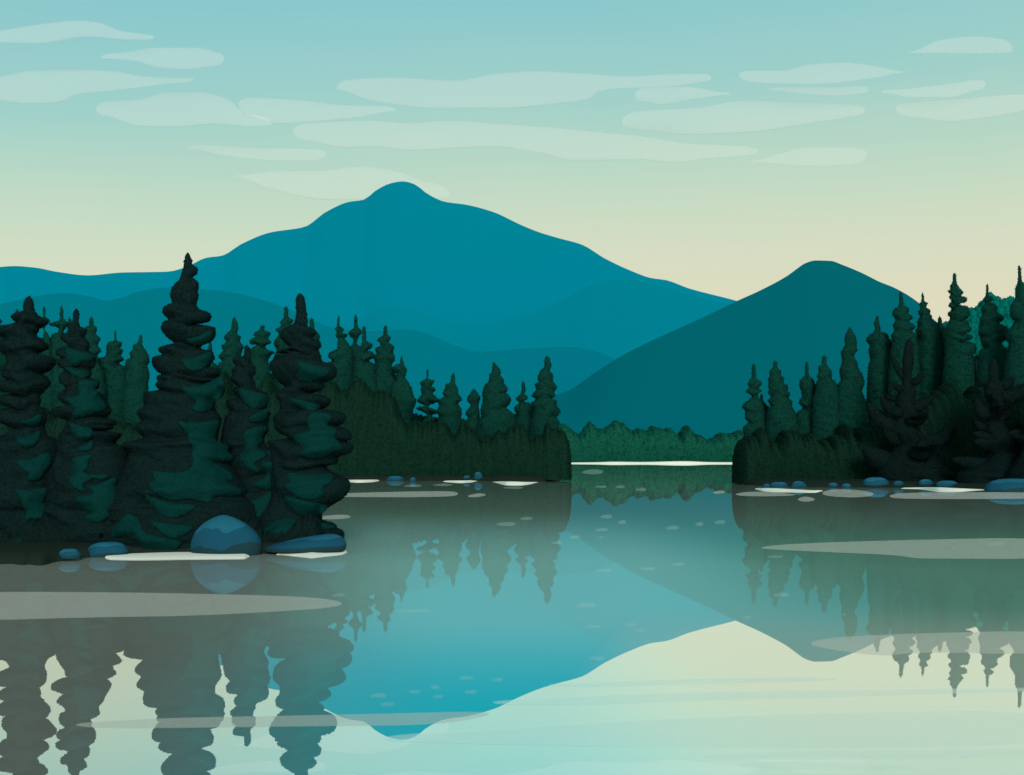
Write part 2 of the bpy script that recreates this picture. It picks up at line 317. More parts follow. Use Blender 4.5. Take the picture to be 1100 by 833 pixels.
# ------------------------------------------------------------------ land masses
def land(name, front, back_d, height, mat, edge=4.0, d_edge=None):
    """front: (px, py) of the waterline, left to right. A low bank rising from the water."""
    front = mono(front); x0, x1 = front[0][0], front[-1][0]; nu = 160; V = []
    pts = [on_water(x0 + (x1 - x0) * i / (nu - 1), interp(front, x0 + (x1 - x0) * i / (nu - 1))) for i in range(nu)]
    rows = [(-0.02, -0.4), (0.0, 0.0), (0.010, 0.45), (0.03, 0.8), (0.07, 0.97), (0.3, 1.0), (0.7, 1.0), (0.9, 0.8), (1.0, -0.4)]
    for t, h in rows:
        for i, p in enumerate(pts):
            u = i / (nu - 1); e = min(1, (1 - u) * nu / 10.0); e = math.sqrt(max(0, 1 - (1 - e) ** 2)) if name != 'right' else 1
            D = back_d - p.y
            y = p.y + D * t
            n_ = noise.noise(Vector((p.x * 0.35, y * 0.2, 0))) * 0.12
            V.append((p.x * y / p.y, y, (h * (1 + n_)) * height * (e if h > 0 else 1)))
    o = mesh_obj('shore_bank', V, grid_faces(nu, len(rows)), mat); recalc(o); return struct(o)
FN = [(-220,609),(-60,606),(0,606.5),(12,606),(25,607.5),(30,606.5),(42,608),(60,604),(85,600.5),(105,598),(118,595.4),(200,595.2),(290,595.2),(345,595),(360,594),(367,592),(370,589)]
land('near', FN, 58, 0.42, M['soil'])
FL = [(-200,516.0),(100,516.2),(400,516.5),(470,517),(515,517.1),(540,517.7),(580,517.8),(598,515.5),(606,513.5)]
land('midleft', FL, 290, 1.35, M['soil'])
FR = [(793,517.5),(800,520.5),(815,522),(840,522.8),(880,523.8),(980,524.2),(1060,526),(1100,527.5),(1300,532)]
land('right', FR, 265, 1.1, M['soil'])
def shore_d(front, px, back=0.0): return on_water(0, interp(mono(front), px)).y + back
def shore_avg(front, lo, px, back): return sum(shore_d(front, max(lo[0], min(lo[1], px + q * 10)), back) for q in range(-6, 7)) / 13
SL = lambda back: (lambda px: shore_avg(FL, (-200, 580), px, back))
SR = lambda back: (lambda px: shore_avg(FR, (838, 1300), px, back))

# ------------------------------------------------------------------ undergrowth that reads as one mass
def lobe(V, Fc, c, R, h, rnd, k=10, n=9, sy=1.0, under=0.55, pointy=0.5):
    """upright leafy lobe: tucked in at the foot, rounded or slightly pointed at the top"""
    b = len(V); ph = rnd.random() * 6
    lean = (rnd.random() - .5) * 0.12 * h
    for j in range(n):
        t = j / (n - 1)
        r = (under + (1 - under) * math.sin(min(1, t / 0.35) * math.pi / 2)) if t < 0.35 else max(0.0, 1 - ((t - 0.35) / 0.65) ** (1.6 + 1.4 * (1 - pointy))) ** (0.6 + 0.3 * pointy)
        r = max(r, 0.02)
        for i in range(k):
            a = 2 * math.pi * i / k
            q = 1 + 0.10 * math.sin(3 * a + ph + t * 5)
            V.append((c[0] + R * r * q * math.cos(a) + lean * t * t, c[1] + R * r * q * sy * math.sin(a), c[2] + h * t))
    for j in range(n - 1):
        for i in range(k):
            p = b + j * k + i; q2 = b + j * k + (i + 1) % k; Fc.append((p, q2, q2 + k, p + k))
    Fc.append(tuple(b + (n - 1) * k + i for i in range(k))); Fc.append(tuple(b + i for i in reversed(range(k))))
def undergrowth(tops, dist, base_z, mat, depth, seed, clump=1.6, amp=0.35, end=7.0, step=0.8, scal=3.2, tuft=None):
    """a continuous leafy mass: rounded cross-section, scalloped top, clumpy surface"""
    tops = mono(tops); dfun = dist if callable(dist) else (lambda px: dist)
    x0, x1 = tops[0][0], tops[-1][0]; n = int((x1 - x0) / step); k = 30; V = []
    for i in range(n + 1):
        px = x0 + (x1 - x0) * i / n; d = dfun(px); ty = interp(tops, px) - scal * (abs(math.sin(px * 0.50 + seed + 1.5 * math.sin(px * 0.11))) - 0.5); p = P(px, ty, d); h = p.z - base_z
        e0 = math.sqrt(max(0, 1 - (1 - min(1, (px - x0) / end)) ** 2)); e1 = math.sqrt(max(0, 1 - (1 - min(1, (x1 - px) / end)) ** 2)); e = min(e0, e1) + 0.02
        D = depth * (1 + 0.08 * noise.noise(Vector((px * 0.06, seed, 0))))
        for j in range(k):
            th = math.pi * j / (k - 1); cy = -math.cos(th) * D * e; z = base_z - 0.6 + (h + 0.6) * (0.25 + 0.75 * e) * max(0.0, math.sin(th)) ** 0.30
            q = Vector(((px - CX) * d / F, d + cy, z)); w = min(1, abs(math.cos(th)) * 2)
            nn = noise.noise(Vector((q.x / clump, z / clump * 1.2, cy / clump + seed * 7))) + 0.5 * noise.noise(Vector((q.x / clump * 2.3, z / clump * 2.3, seed)))
            V.append((q.x, q.y - amp * nn * w * e, q.z))
    fc = grid_faces(k, n + 1); fc.append(tuple(range(k))); fc.append(tuple(n * k + q for q in reversed(range(k))))
    o = mesh_obj('undergrowth', V, fc, mat); recalc(o); tufts(o, tuft or 1.3 * dfun((x0 + x1) / 2) / F, 1.6, seed, inset=0.1); o['kind'] = 'stuff'; return o
TL = [(-60,452),(-45,440),(-30,448),(-15,436),(0,446),(15,438),(30,446),(45,440),(62,452),(75,446),(90,455),(105,452),(120,458),(132,455),(150,462),(165,455),(180,448),(195,442),(210,440),(222,437),(232,430),(243,402),(252,425),(262,430),(272,424),(280,418),(289,405),(297,424),(308,430),(320,424),(332,430),(343,424),(356.8,412),(367.7,423),(375,420),(384.5,410),(390,412),(396,419),(403,425),(410,422),(418,425),(423,428),(426.5,438),(430,446),(437,458),(442.5,460),(447,456),(454,458),(461,453),(469,457),(478,455.5),(484,465),(490,469),(497,452),(502,460),(510,464.5),(516,474),(523,469),(529.5,472),(535,463),(540,468),(545,463.6),(554,459),(562,459.7),(571,474.5),(577,469),(582,471),(588,456),(594,463.6),(600,463),(604,465),(608,468),(613,474)]
o = undergrowth(TL, SL(8), 0.9, M['bush'], 5, 5); o['label'] = 'dark green undergrowth massed along the left point of the far bay'; 
TR = [(790,480),(794,475),(799,474),(803,470),(808,471),(816,461),(821,475.6),(826,474.7),(833,479),(841.5,464.5),(849,464.5),(857,470),(868,468),(876,477.5),(882,474.7),(887.5,479),(893,470),(900,470),(906,457),(912.5,473.7),(918,468),(924,460.6),(933,462),(944,458),(955,452),(965,445),(980,436),(993,429),(1006,423),(1019,414),(1027,427),(1035.5,430),(1046,417),(1052,436),(1062,430),(1070,425),(1085,420),(1100,415),(1115,412),(1130,405),(1150,410),(1170,400)]
o = undergrowth(TR, SR(16), 0.7, M['bush'], 5, 6); o['label'] = 'dark green undergrowth massed along the right hand shore'
# near island: low dark growth between and behind the trunks
TN = [(x, 500 + 16 * math.sin(x * 0.07) + 8 * math.sin(x * 0.23) + (22 if x > 330 else 0)) for x in range(-60, 346, 13)]
o = undergrowth(TN, 49.8, 0.45, M['under'], 1.5, 7, clump=0.8, amp=0.2); o['label'] = 'blackish low growth between the spruces of the near island'

TN2 = [(x, 563 + 7 * math.sin(x * 0.09) + 5 * math.sin(x * 0.31)) for x in range(-60, 352, 12)]
o = undergrowth(TN2, 45.6, 0.4, M['under'], 0.9, 17, clump=0.6, amp=0.15); o['label'] = 'blackish low growth around the feet of the near spruces'
# thickets of young firs, too dense to tell apart, filling the gaps between the grown ones
TL2 = [(-50,400),(-30,395),(-10,398),(5,400),(22,392),(36,375),(50,362),(60,368),(72,385),(85,392),(96,395),(108,392),(118,396),(128,412),(140,408),(150,412),(158,424),(170,420),(182,412),(200,405),(215,402),(228,402),(240,398),(250,400),(262,398),(273,396),(284,398),(292,402),(303,398),(315,395),(330,398),(342,402),(352,392),(362,384),(372,378),(382,377),(392,384),(402,392),(412,398),(422,404),(430,420),(436,440),(470,448),(480,446),(490,450),(500,452),(510,450),(518,447),(528,446),(540,446),(552,445),(560,443),(568,437),(578,436),(588,440),(596,452)]
TL2 = [(x, y + 3) for x, y in TL2]
o = undergrowth(TL2, SL(30), 0.9, M['mid'], 5, 15); o['label'] = 'dense green thicket of young firs between the grown firs of the left point'
TR2 = [(803,462),(812,450),(820,444),(827,441),(838,440),(848,446),(858,446),(864,438),(872,425),(880,420),(890,420),(899,421),(908,424),(918,430),(928,434),(936,425),(945,400),(952,382),(960,372),(970,368),(980,368),(988,362),(996,352),(1004,349),(1012,372),(1022,374),(1034,376),(1044,386),(1054,380),(1066,378),(1076,376),(1084,374),(1094,368),(1106,364),(1120,360),(1140,365)]
TR2 = [(x, y + 3) for x, y in TR2]
o = undergrowth(TR2, SR(32), 0.9, M['mid'], 5, 16); o['label'] = 'dense green thicket of young firs between the grown firs of the right shore'
# far shore wood
TF = [(x, y + 2) for x, y in [(560,462),(575,458),(590,463),(605,455),(613,461),(621.6,466),(633.6,453),(642,461),(650,459),(660.5,452),(668,454),(678,463),(685,460),(693.6,463),(700,457.6),(708,460),(719,460),(727,469),(737,457),(744,467),(749,466),(755,472),(765.6,470),(774,465),(783.6,466),(793,462),(803,465),(815,460),(828,466),(842,461),(860,466),(880,460)]]
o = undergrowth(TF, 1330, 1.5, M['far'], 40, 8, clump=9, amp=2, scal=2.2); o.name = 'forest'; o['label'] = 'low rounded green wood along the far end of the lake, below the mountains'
# a wooded hill behind the right shore
EH = [(985,420),(1000,372),(1010,352),(1016,345),(1024,343),(1034,336),(1043,330),(1050.4,328),(1056,322),(1063.4,314),(1070.6,318),(1079,320),(1085,318),(1092,320),(1100,319),(1120,312),(1150,318),(1200,330)]
ridge('hill', [(x, y + 5) for x, y in EH], 620, M['hillwood'], foot=0.9, seed=9)
rnd = random.Random(12); V, Fc = [], []
for x, y in EH[3:]:
    p = P(x, y, 616); lobe(V, Fc, (p.x, 616, p.z - 9), 3.2, 9, rnd, k=14, n=14, pointy=0.3)
for r in range(16):
    x = 1010.0
    while x < 1190:
        yy = interp(EH, x) + 4 + r * 7 + rnd.random() * 3; D = 614 - 0.9 * (yy - interp(EH, x)) * 620 / F
        p = P(x, yy, D); lobe(V, Fc, (p.x, D, p.z - 8), 3.0 + rnd.random(), 9, rnd, k=8, n=7, pointy=0.3); x += 7 + rnd.random() * 3
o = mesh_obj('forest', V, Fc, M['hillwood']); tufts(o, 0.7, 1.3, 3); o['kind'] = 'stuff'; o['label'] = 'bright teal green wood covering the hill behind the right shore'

# ------------------------------------------------------------------ conifers
def crown_mesh(Lp, Rp, x_axis, d, base_y, nth, nz, rnd, wave=1.0, lobes=3, tier=13.0, tiers=0.16):
    """Crown with the traced left and right outlines; in between the tiers wander up and down and swell and shrink."""
    Lp = mono([(y, x) for x, y in Lp]); Rp = mono([(y, x) for x, y in Rp])
    y0 = min(Lp[0][0], Rp[0][0]); V = []; ph = [rnd.random() * 6.28 for _ in range(6)]
    s = d / F
    for j in range(nz + 1):
        py = y0 + (base_y - y0) * j / nz
        z = HC + (HY - py) * s
        for i in range(nth):
            th = 2 * math.pi * i / nth; c, sn = math.cos(th), math.sin(th); w = (1 + c) / 2
            w = w * w * (3 - 2 * w)
            amp = wave * sn ** 4 * min(1, (py - y0) / 25)
            pyL = py + amp * 5.5 * math.sin(th * 2 + ph[0] + py * 0.02) * 1.3; pyR = py + amp * 5.5 * math.sin(th * 2 + ph[1] - py * 0.02) * 1.3
            l = max(0.25, x_axis - interp(Lp, pyL)); r = max(0.25, interp(Rp, pyR) - x_axis)
            rad = r * w + l * (1 - w)
            rad *= 1 + wave * 0.13 * sn ** 4 * math.sin(lobes * th + ph[2] + py * 0.11) + wave * 0.07 * sn ** 4 * math.sin((lobes + 2) * th + ph[3] - py * 0.17)
            saw = ((py + 0.7 * tier * math.sin(th * 2 + ph[4] + py * 0.03) + 0.5 * tier * math.sin(th * 3 + ph[5] - py * 0.05)) / tier) % 1.0
            rad *= 1 + tiers * sn * sn * (saw ** 1.5 * (1 - max(0, saw - 0.85) / 0.15) - 0.3)
            rad *= 1 + 0.10 * sn * sn * (noise.noise(Vector((c * 3 + x_axis, sn * 3, py / tier * 1.6))) + 0.5 * noise.noise(Vector((c * 7, sn * 7 + x_axis, py / tier * 3.3))))
            dep = 0.8
            lim = (interp(Rp, py) - x_axis) if c > 0 else (x_axis - interp(Lp, py))
            xx = min(rad * abs(c), max(0.25, lim) * abs(c) ** 0.4) * (1 if c > 0 else -1)
            if j == 0: rad *= 0.15
            V.append(((x_axis - CX) * s + xx * s, d + rad * s * sn * dep, z))
    fc = grid_faces(nth, nz + 1, wrap=True); fc.append(tuple(range(nth))); fc.append(tuple(nz * nth + i for i in reversed(range(nth))))
    return V, fc
def trunk_mesh(x, d, z0, z1, r0, r1, k=12, n=8, seed=0):
    V = []
    for j in range(n + 1):
        t = j / n; r = r0 + (r1 - r0) * t + r0 * 0.5 * max(0, 0.12 - t) / 0.12
        for i in range(k):
            a = 2 * math.pi * i / k; V.append((x + r * math.cos(a) * (1 + 0.08 * math.sin(3 * a + seed)), d + r * math.sin(a), z0 + (z1 - z0) * t))
    fc = grid_faces(k, n + 1, wrap=True); fc.append(tuple(range(k))); fc.append(tuple(n * k + i for i in reversed(range(k))))
    return V, fc
def smooth_poly(poly, it=3):
    for _ in range(it):
        o = []
        for i in range(len(poly)):
            a, b = poly[i], poly[(i + 1) % len(poly)]
            o.append((a[0] * .75 + b[0] * .25, a[1] * .75 + b[1] * .25)); o.append((a[0] * .25 + b[0] * .75, a[1] * .25 + b[1] * .75))
        poly = o
    return poly
def inside(p, poly):
    c = False; n = len(poly); j = n - 1
    for i in range(n):
        if (poly[i][1] > p[1]) != (poly[j][1] > p[1]) and p[0] < (poly[j][0]-poly[i][0])*(p[1]-poly[i][1])/(poly[j][1]-poly[i][1])+poly[i][0]: c = not c
        j = i
    return c
def edge_dist(p, poly):
    m = 1e9
    for i in range(len(poly)):
        a, b = poly[i], poly[(i + 1) % len(poly)]; dx, dy = b[0]-a[0], b[1]-a[1]; L2 = dx*dx+dy*dy or 1e-9
        t = max(0, min(1, ((p[0]-a[0])*dx+(p[1]-a[1])*dy)/L2)); m = min(m, math.hypot(p[0]-a[0]-t*dx, p[1]-a[1]-t*dy))
    return m
def sheet2d(poly, step):
    """triangulated filling of an outline, with inner points for relief"""
    pts = [Vector(q) for q in poly]; n = len(pts)
    xs = [q[0] for q in poly]; ysx = [q[1] for q in poly]; y = min(ysx) + step / 2; r = 0; inner = []
    while y < max(ysx):
        x = min(xs) + (step / 2 if r % 2 else 0)
        while x < max(xs):
            if inside((x, y), poly) and edge_dist((x, y), poly) > step * 0.45: inner.append(Vector((x, y)))
            x += step
        y += step * 0.87; r += 1
    res = delaunay_2d_cdt(pts + inner, [(i, (i + 1) % n) for i in range(n)], [], 1, 1e-5)
    return res[0], res[2]
def bough(poly, bvh, d, parent, axis_x):
    poly = smooth_poly(poly, 2); vs, fs = sheet2d(poly, 2.6)
    eye = Vector((0, 0, HC)); V = []; nb = len(vs); dist = []
    hits = []
    for q in vs:
        ray = (P(q[0], q[1], 1.0) - eye).normalized(); h = bvh.ray_cast(eye, ray)
        hits.append(h[0].y if h[0] is not None else None)
    good = [h for h in hits if h is not None]; dflt = (sum(good) / len(good)) if good else d - 0.6
    yy = [h if h is not None else dflt for h in hits]
    # relax the relief so the bough drapes over the crown
    nb_ = [set() for _ in vs]
    for f in fs:
        for a in f:
            for b in f:
                if a != b: nb_[a].add(b)
    for _ in range(6):
        yy = [min(y, 0.5 * y + 0.5 * sum(yy[k] for k in nn) / len(nn)) if nn else y for y, nn in zip(yy, nb_)]
    for q, y in zip(vs, yy):
        e = edge_dist(q, poly); lift = 0.07 + 0.16 * (1 - math.exp(-e / 4.0))
        V.append(P(q[0], q[1], y - lift))
    for q, y in zip(vs, yy): V.append(P(q[0], q[1], y + 0.25))
    F2 = [tuple(f) for f in fs] + [tuple(k + nb for k in reversed(f)) for f in fs]
    cnt = {}
    for f in fs:
        for a, b in zip(f, list(f[1:]) + [f[0]]): cnt[(a, b)] = 1
    for (a, b) in list(cnt):
        if (b, a) not in cnt: F2.append((b, a, a + nb, b + nb))
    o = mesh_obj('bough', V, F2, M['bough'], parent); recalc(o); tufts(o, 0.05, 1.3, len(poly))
    o['label'] = 'lighter teal drooping bough'
    return o
def conifer(name, label, group, Lp, Rp, d, base_y, mat, nth=28, nz=110, ground_z=0.4, seed=0, boughs=(), branches=(), wave=1.0, trunk_r=None, tier=9.0, tiers=0.05):
    rnd = random.Random(seed)
    ax = Lp[0][0]; root = thing(name, label, 'tree', ((ax - CX) * d / F, d, ground_z - 0.25), group)
    V, Fc = crown_mesh(Lp, Rp, ax, d, base_y, nth, nz, rnd, wave, 3, tier, tiers)
    for br in branches: tube(V, Fc, br, d, rnd)
    crown = mesh_obj('crown', V, Fc, mat, root); recalc(crown)
    top = HC + (HY - Lp[0][1]) * d / F; h = top - ground_z; tr = trunk_r or h * 0.014
    TV, TF_ = trunk_mesh(0 + (ax - CX) * d / F, d, ground_z - 0.25, ground_z + h * 0.8, tr, tr * 0.25, seed=seed)
    t = mesh_obj('trunk', TV, TF_, M['bark'], root); recalc(t)
    tufts(crown, 1.25 * d / F, 1.5, seed, inset=0.2)
    if boughs:
        bvh = BVHTree.FromPolygons([Vector(v) for v in V], Fc)
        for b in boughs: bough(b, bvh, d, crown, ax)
    return root
def tube(V, Fc, br, d, rnd, k=12, n=14):
    """a drooping or upswept branch pad: (px,py) control points with a thickness, tapering to both ends; third number leans it in depth"""
    pts, th, lean = br
    def at(t):
        u = t * (len(pts) - 1); i = min(int(u), len(pts) - 2); f = u - i
        p0 = pts[max(i - 1, 0)]; p1 = pts[i]; p2 = pts[i + 1]; p3 = pts[min(i + 2, len(pts) - 1)]
        g = lambda a, b, c, e: 0.5 * ((2*b) + (-a + c)*f + (2*a - 5*b + 4*c - e)*f*f + (-a + 3*b - 3*c + e)*f**3)
        return g(p0[0], p1[0], p2[0], p3[0]), g(p0[1], p1[1], p2[1], p3[1])
    b = len(V)
    for j in range(n + 1):
        t = j / n; x, y = at(t); x2, y2 = at(min(1, t + 0.02)); x1, y1 = at(max(0, t - 0.02)); L = math.hypot(x2-x1, y2-y1) or 1
        nx, ny = -(y2-y1)/L, (x2-x1)/L; r = 1.1 * th * (0.75 + 0.5 * math.sin(t * 3.0)) * (1 - 0.35 * t) * math.sqrt(max(0.0, 1 - max(0, (t - 0.5) / 0.5) ** 2)) + 0.05
        D = d + lean * t
        for i in range(k):
            a = 2 * math.pi * i / k; p = P(x + nx * r * math.cos(a), y + ny * r * math.cos(a), d)
            V.append((p.x, D + r * d / F * 0.8 * math.sin(a), p.z))
    for j in range(n):
        for i in range(k):
            p = b + j*k + i; q = b + j*k + (i+1) % k; Fc.append((p, q, q + k, p + k))
    Fc.append(tuple(b + n*k + i for i in range(k))); Fc.append(tuple(b + i for i in reversed(range(k))))

ZA = lambda p: zc(0, 300, 5.207, p); ZB = lambda p: zc(0, 450, 5.207, p)
ZC = lambda p: zc(130, 260, 5.207, p); ZD = lambda p: zc(130, 400, 5.207, p)
ZE = lambda p: zc(240, 300, 5.207, p); ZF = lambda p: zc(240, 450, 5.207, p)
ZG = lambda p: zc(0, 430, 4.167, p)
N = []
N.append(dict(label='leftmost tall blackish spruce with broad ragged tiers, cut by the left edge', d=47.2,
 R=ZA([(163,90),(180,112),(188,140),(190,165),(215,205),(262,235),(250,255),(212,263),(206,285),(193,297),(225,335),(268,370),(262,388),(205,402),(215,425),(290,437),(308,460),(285,495),(220,525),(262,550),(275,580),(250,615),(216,640),(226,680),(214,702),(250,740),(255,790),(243,825)])+ZB([(248,60),(262,92),(310,118),(330,150),(335,200),(345,300),(330,430),(360,620),(385,710),(370,790)]),
 L=ZA([(163,90),(145,110),(133,140),(132,190),(82,198),(70,215),(100,250),(80,266),(0,274),(-12,300),(40,338),(40,350),(-5,370),(5,402),(50,440),(50,470),(22,510),(25,545),(60,570),(0,578),(-10,600),(20,630),(85,640),(20,655),(0,680),(30,708),(85,714),(-15,745),(-20,780),(40,815)])+ZB([(60,45),(40,90),(-60,120),(-50,200),(-90,300),(-70,360),(-120,500),(-100,560),(-140,700),(-120,790)]),
 B=[ZA([(105,795),(170,785),(225,750),(238,775),(215,815),(170,822),(130,812)]),
    ZB([(82,103),(160,98),(225,60),(228,100),(195,155),(150,167),(110,145)]),
    ZB([(82,230),(180,225),(270,180),(292,225),(275,275),(240,305),(235,330),(180,355),(140,335),(165,310),(110,265)]),
    ZB([(65,388),(150,402),(265,380),(270,410),(240,455),(255,490),(315,510),(310,535),(330,560),(300,582),(220,578),(290,610),(350,660),(275,675),(380,710),(350,738),(240,740),(235,772),(130,750),(0,705),(0,665),(105,662),(92,640),(150,598),(132,560),(148,510),(120,480),(125,455)])]))
N.append(dict(label='narrow blackish spruce, second from the left edge, with teal boughs down its front', d=46.4,
 R=ZA([(427,162),(440,178),(441,205),(440,238),(452,270),(482,280),(478,300),(462,322),(490,345),(498,375),(490,400),(520,420),(530,460),(525,485),(500,502),(510,525),(500,548),(550,575),(548,600),(525,625),(565,640),(582,675),(600,705),(612,740),(590,765),(575,774),(640,800),(625,822)])+ZB([(600,0),(640,22),(625,50),(568,70),(670,82),(635,140),(700,160),(710,380),(725,540),(720,690),(700,760)]),
 L=ZA([(427,162),(414,180),(410,205),(406,235),(385,265),(382,300),(346,312),(342,325),(388,378),(330,395),(320,420),(347,438),(322,465),(335,490),(368,502),(337,550),(340,580),(372,598),(355,630),(325,655),(345,680),(385,708),(295,727),(300,750),(350,778),(388,790),(370,825)])+ZB([(380,20),(340,90),(325,130),(335,180),(310,300),(310,500),(290,700),(300,760)]),
 B=[ZA([(372,375),(430,400),(525,420),(525,455),(450,460),(440,480),(405,482),(360,450),(375,425),(362,400)]),
    ZA([(352,492),(400,492),(495,518),(498,540),(465,558),(400,535)]),
    ZA([(440,560),(545,568),(550,590),(525,622),(565,640),(560,665),(600,705),(585,735),(540,740),(470,770),(420,775),(400,745),(430,728),(365,680),(365,665),(400,655),(450,652),(430,610)]),
    ZB([(380,5),(430,40),(522,52),(518,95),(480,120),(430,108),(395,65)]),
    ZB([(425,160),(470,150),(515,113),(528,145),(500,178),(450,182)]),
    ZB([(402,225),(430,212),(510,195),(518,215),(488,240),(498,275),(460,298),(515,315),(605,308),(612,330),(560,348),(515,330),(510,345),(455,365),(485,410),(450,412),(395,370),(385,325),(415,312),(405,260)]),
    ZB([(478,375),(560,365),(650,320),(655,350),(640,385),(690,345),(715,385),(690,450),(650,510),(590,570),(540,583),(465,558),(470,545),(525,530),(480,515),(420,450),(430,435),(535,422)])]))
N.append(dict(label='tallest blackish spruce, whose tip reaches the sky in front of the mountain', d=46.8,
 R=ZC([(373,58),(384,70),(390,90),(398,105),(396,125),(428,150),(425,175),(399,197),(430,225),(433,250),(425,275),(430,300),(422,355),(445,383),(490,395),(500,420),(480,448),(415,460),(460,470),(524,480),(525,510),(505,550),(450,577),(443,600),(510,612),(512,640),(490,690),(480,705),(546,710),(550,735),(520,770),(500,790),(575,812)])+ZD([(578,45),(570,120),(520,160),(520,200),(555,260),(540,340),(535,390),(605,410),(598,440),(630,480),(600,500),(640,600),(685,660),(670,690),(720,740),(729,800),(725,960)]),
 L=ZC([(373,58),(363,70),(357,95),(348,150),(330,210),(290,260),(280,300),(292,355),(246,365),(238,395),(272,440),(240,455),(230,485),(260,530),(302,572),(225,572),(215,600),(240,640),(190,650),(180,670),(205,720),(235,745),(205,757),(215,780),(200,800),(230,828)])+ZD([(235,100),(140,122),(135,150),(142,190),(100,225),(125,270),(92,310),(137,370),(60,392),(30,400),(60,450),(40,550),(0,640),(-20,750),(-10,960)]),
 B=[ZC([(355,545),(420,535),(480,500),(505,492),(515,515),(490,560),(440,577),(390,568)]),
    ZC([(325,655),(400,650),(508,608),(508,640),(485,700),(410,730),(370,710)]),
    ZD([(328,78),(400,82),(480,65),(560,20),(578,45),(570,130),(520,160),(515,190),(490,215),(440,228),(395,205),(395,190),(430,172),(370,130)]),
    ZD([(305,268),(380,282),(470,280),(545,260),(552,290),(520,350),(535,395),(605,410),(590,445),(630,475),(610,498),(490,492),(580,535),(648,600),(560,608),(685,660),(660,690),(520,690),(515,715),(490,732),(380,708),(290,722),(220,700),(155,640),(160,615),(195,610),(170,570),(185,552),(340,568),(410,520),(388,470),(405,415),(372,385),(375,350)]),
    ZD([(122,678),(200,710),(300,735),(418,740),(410,765),(350,805),(280,815),(220,800),(170,745)]),
    ZG([(428,600),(520,565),(560,510),(585,508),(625,530),(640,590),(700,612),(815,630),(810,650),(775,680),(650,678),(615,620),(598,588),(540,612),(450,618)]),
    ZG([(662,535),(720,550),(880,562),(840,600),(770,625),(710,590)])]))
N.append(dict(label='shortest near spruce, standing behind the gap between the two tallest near spruces', d=47.8,
 R=ZE([(130,368),(146,382),(153,410),(148,460),(175,490),(178,520),(160,545),(175,580),(182,610),(245,645),(250,675),(245,700),(235,725),(258,742),(250,780),(245,825)])+ZF([(250,50),(225,110),(240,160),(370,185),(400,220),(380,270),(320,320),(330,420),(320,560),(300,650),(300,740)]),
 L=ZE([(130,368),(118,382),(115,435),(60,440),(55,460),(75,487),(50,510),(52,540),(42,560),(75,600),(62,625),(80,665),(20,685),(20,710),(40,735),(10,780),(5,820)])+ZF([(0,60),(-10,130),(30,160),(40,200),(0,230),(40,300),(60,400),(30,460),(40,560),(20,640),(20,740)]),
 B=[ZE([(78,600),(150,625),(248,645),(250,680),(235,715),(190,728),(140,715),(95,665)]), ZE([(135,780),(190,745),(250,722),(258,745),(235,790),(190,803),(150,798)]),
    ZF([(110,75),(160,50),(245,38),(245,65),(215,95),(220,130),(180,160),(240,190),(245,210),(165,250),(200,280),(205,300),(160,298),(95,240),(85,195),(125,175),(115,120)]),
    ZF([(245,168),(360,178),(362,195),(330,215),(270,218),(240,195)]),
    ZF([(195,245),(300,235),(400,185),(410,215),(390,260),(310,310),(300,350),(275,390),(230,402),(165,370),(170,355),(260,310)]),
    ZF([(42,470),(150,462),(230,430),(290,380),(315,390),(312,450),(270,560),(200,605),(90,580),(150,555),(75,530)])]))
N.append(dict(label='blackish spruce with a long bare thumb-like tip, rightmost on the near island', d=46.8,
 R=ZE([(428,80),(445,90),(456,120),(460,160),(470,235),(470,268),(500,276),(520,298),(497,330),(540,350),(545,375),(520,400),(542,425),(540,452),(570,470),(620,480),(632,515),(620,548),(555,580),(562,600),(540,620),(465,640),(580,660),(600,680),(575,710),(530,733),(640,742),(682,765),(670,800),(635,822)])+ZF([(640,42),(715,85),(712,112),(680,125),(725,150),(715,180),(640,215),(630,250),(570,265),(610,300),(700,350),(705,380),(680,430),(590,490),(545,530),(545,570),(625,592),(630,612),(668,632),(660,655),(668,700),(650,745)]),
 L=ZE([(428,80),(412,92),(406,130),(408,180),(400,240),(385,262),(335,285),(320,320),(340,350),(370,375),(364,395),(390,425),(300,408),(292,430),(300,448),(265,466),(262,490),(300,560),(350,612),(300,624),(295,650),(320,690),(318,730),(285,770),(285,810)])+ZF([(280,0),(285,40),(320,80),(375,110),(250,130),(260,160),(290,300),(310,420),(230,600),(210,680),(220,740)]),
 B=[ZE([(405,455),(460,465),(590,500),(597,520),(560,545),(505,560),(490,580),(430,570),(400,535),(430,520)]), ZE([(370,662),(440,680),(540,700),(540,720),(500,742),(420,715),(380,690)]),
    ZE([(480,745),(600,750),(608,780),(570,820),(630,835),(625,870),(610,880),(665,930),(655,955),(595,965),(590,985),(480,1005),(425,975),(455,940),(390,900),(400,865),(490,855),(462,800)]),
    ZF([(355,305),(400,300),(480,315),(600,302),(615,330),(600,360),(550,385),(568,415),(540,445),(480,458),(410,440),(340,390),(345,362),(380,358),(355,330)]),
    ZF([(325,425),(400,445),(500,472),(590,478),(560,530),(500,548),(440,548),(390,520)]),
    ZF([(170,645),(240,605),(320,552),(480,570),(600,590),(630,600),(610,620),(420,630),(220,690)])]))
for i, t in enumerate(N):
    t['L'] = [(x - max(0, y - 485) * 0.16, y) for x, y in t['L']]     # the lowest boughs of neighbours meet
    if i < 4: t['R'] = [(x + max(0, y - 485) * 0.16, y) for x, y in t['R']]
    conifer('spruce_tree', t['label'], 'tall spruces on the near island', t['L'], t['R'], t['d'], 599 if i else 601, M['near'], nth=56, nz=260, ground_z=0.5, seed=20 + i, boughs=t['B'], trunk_r=0.22, tier=17.0, tiers=0.05, wave=0.6)

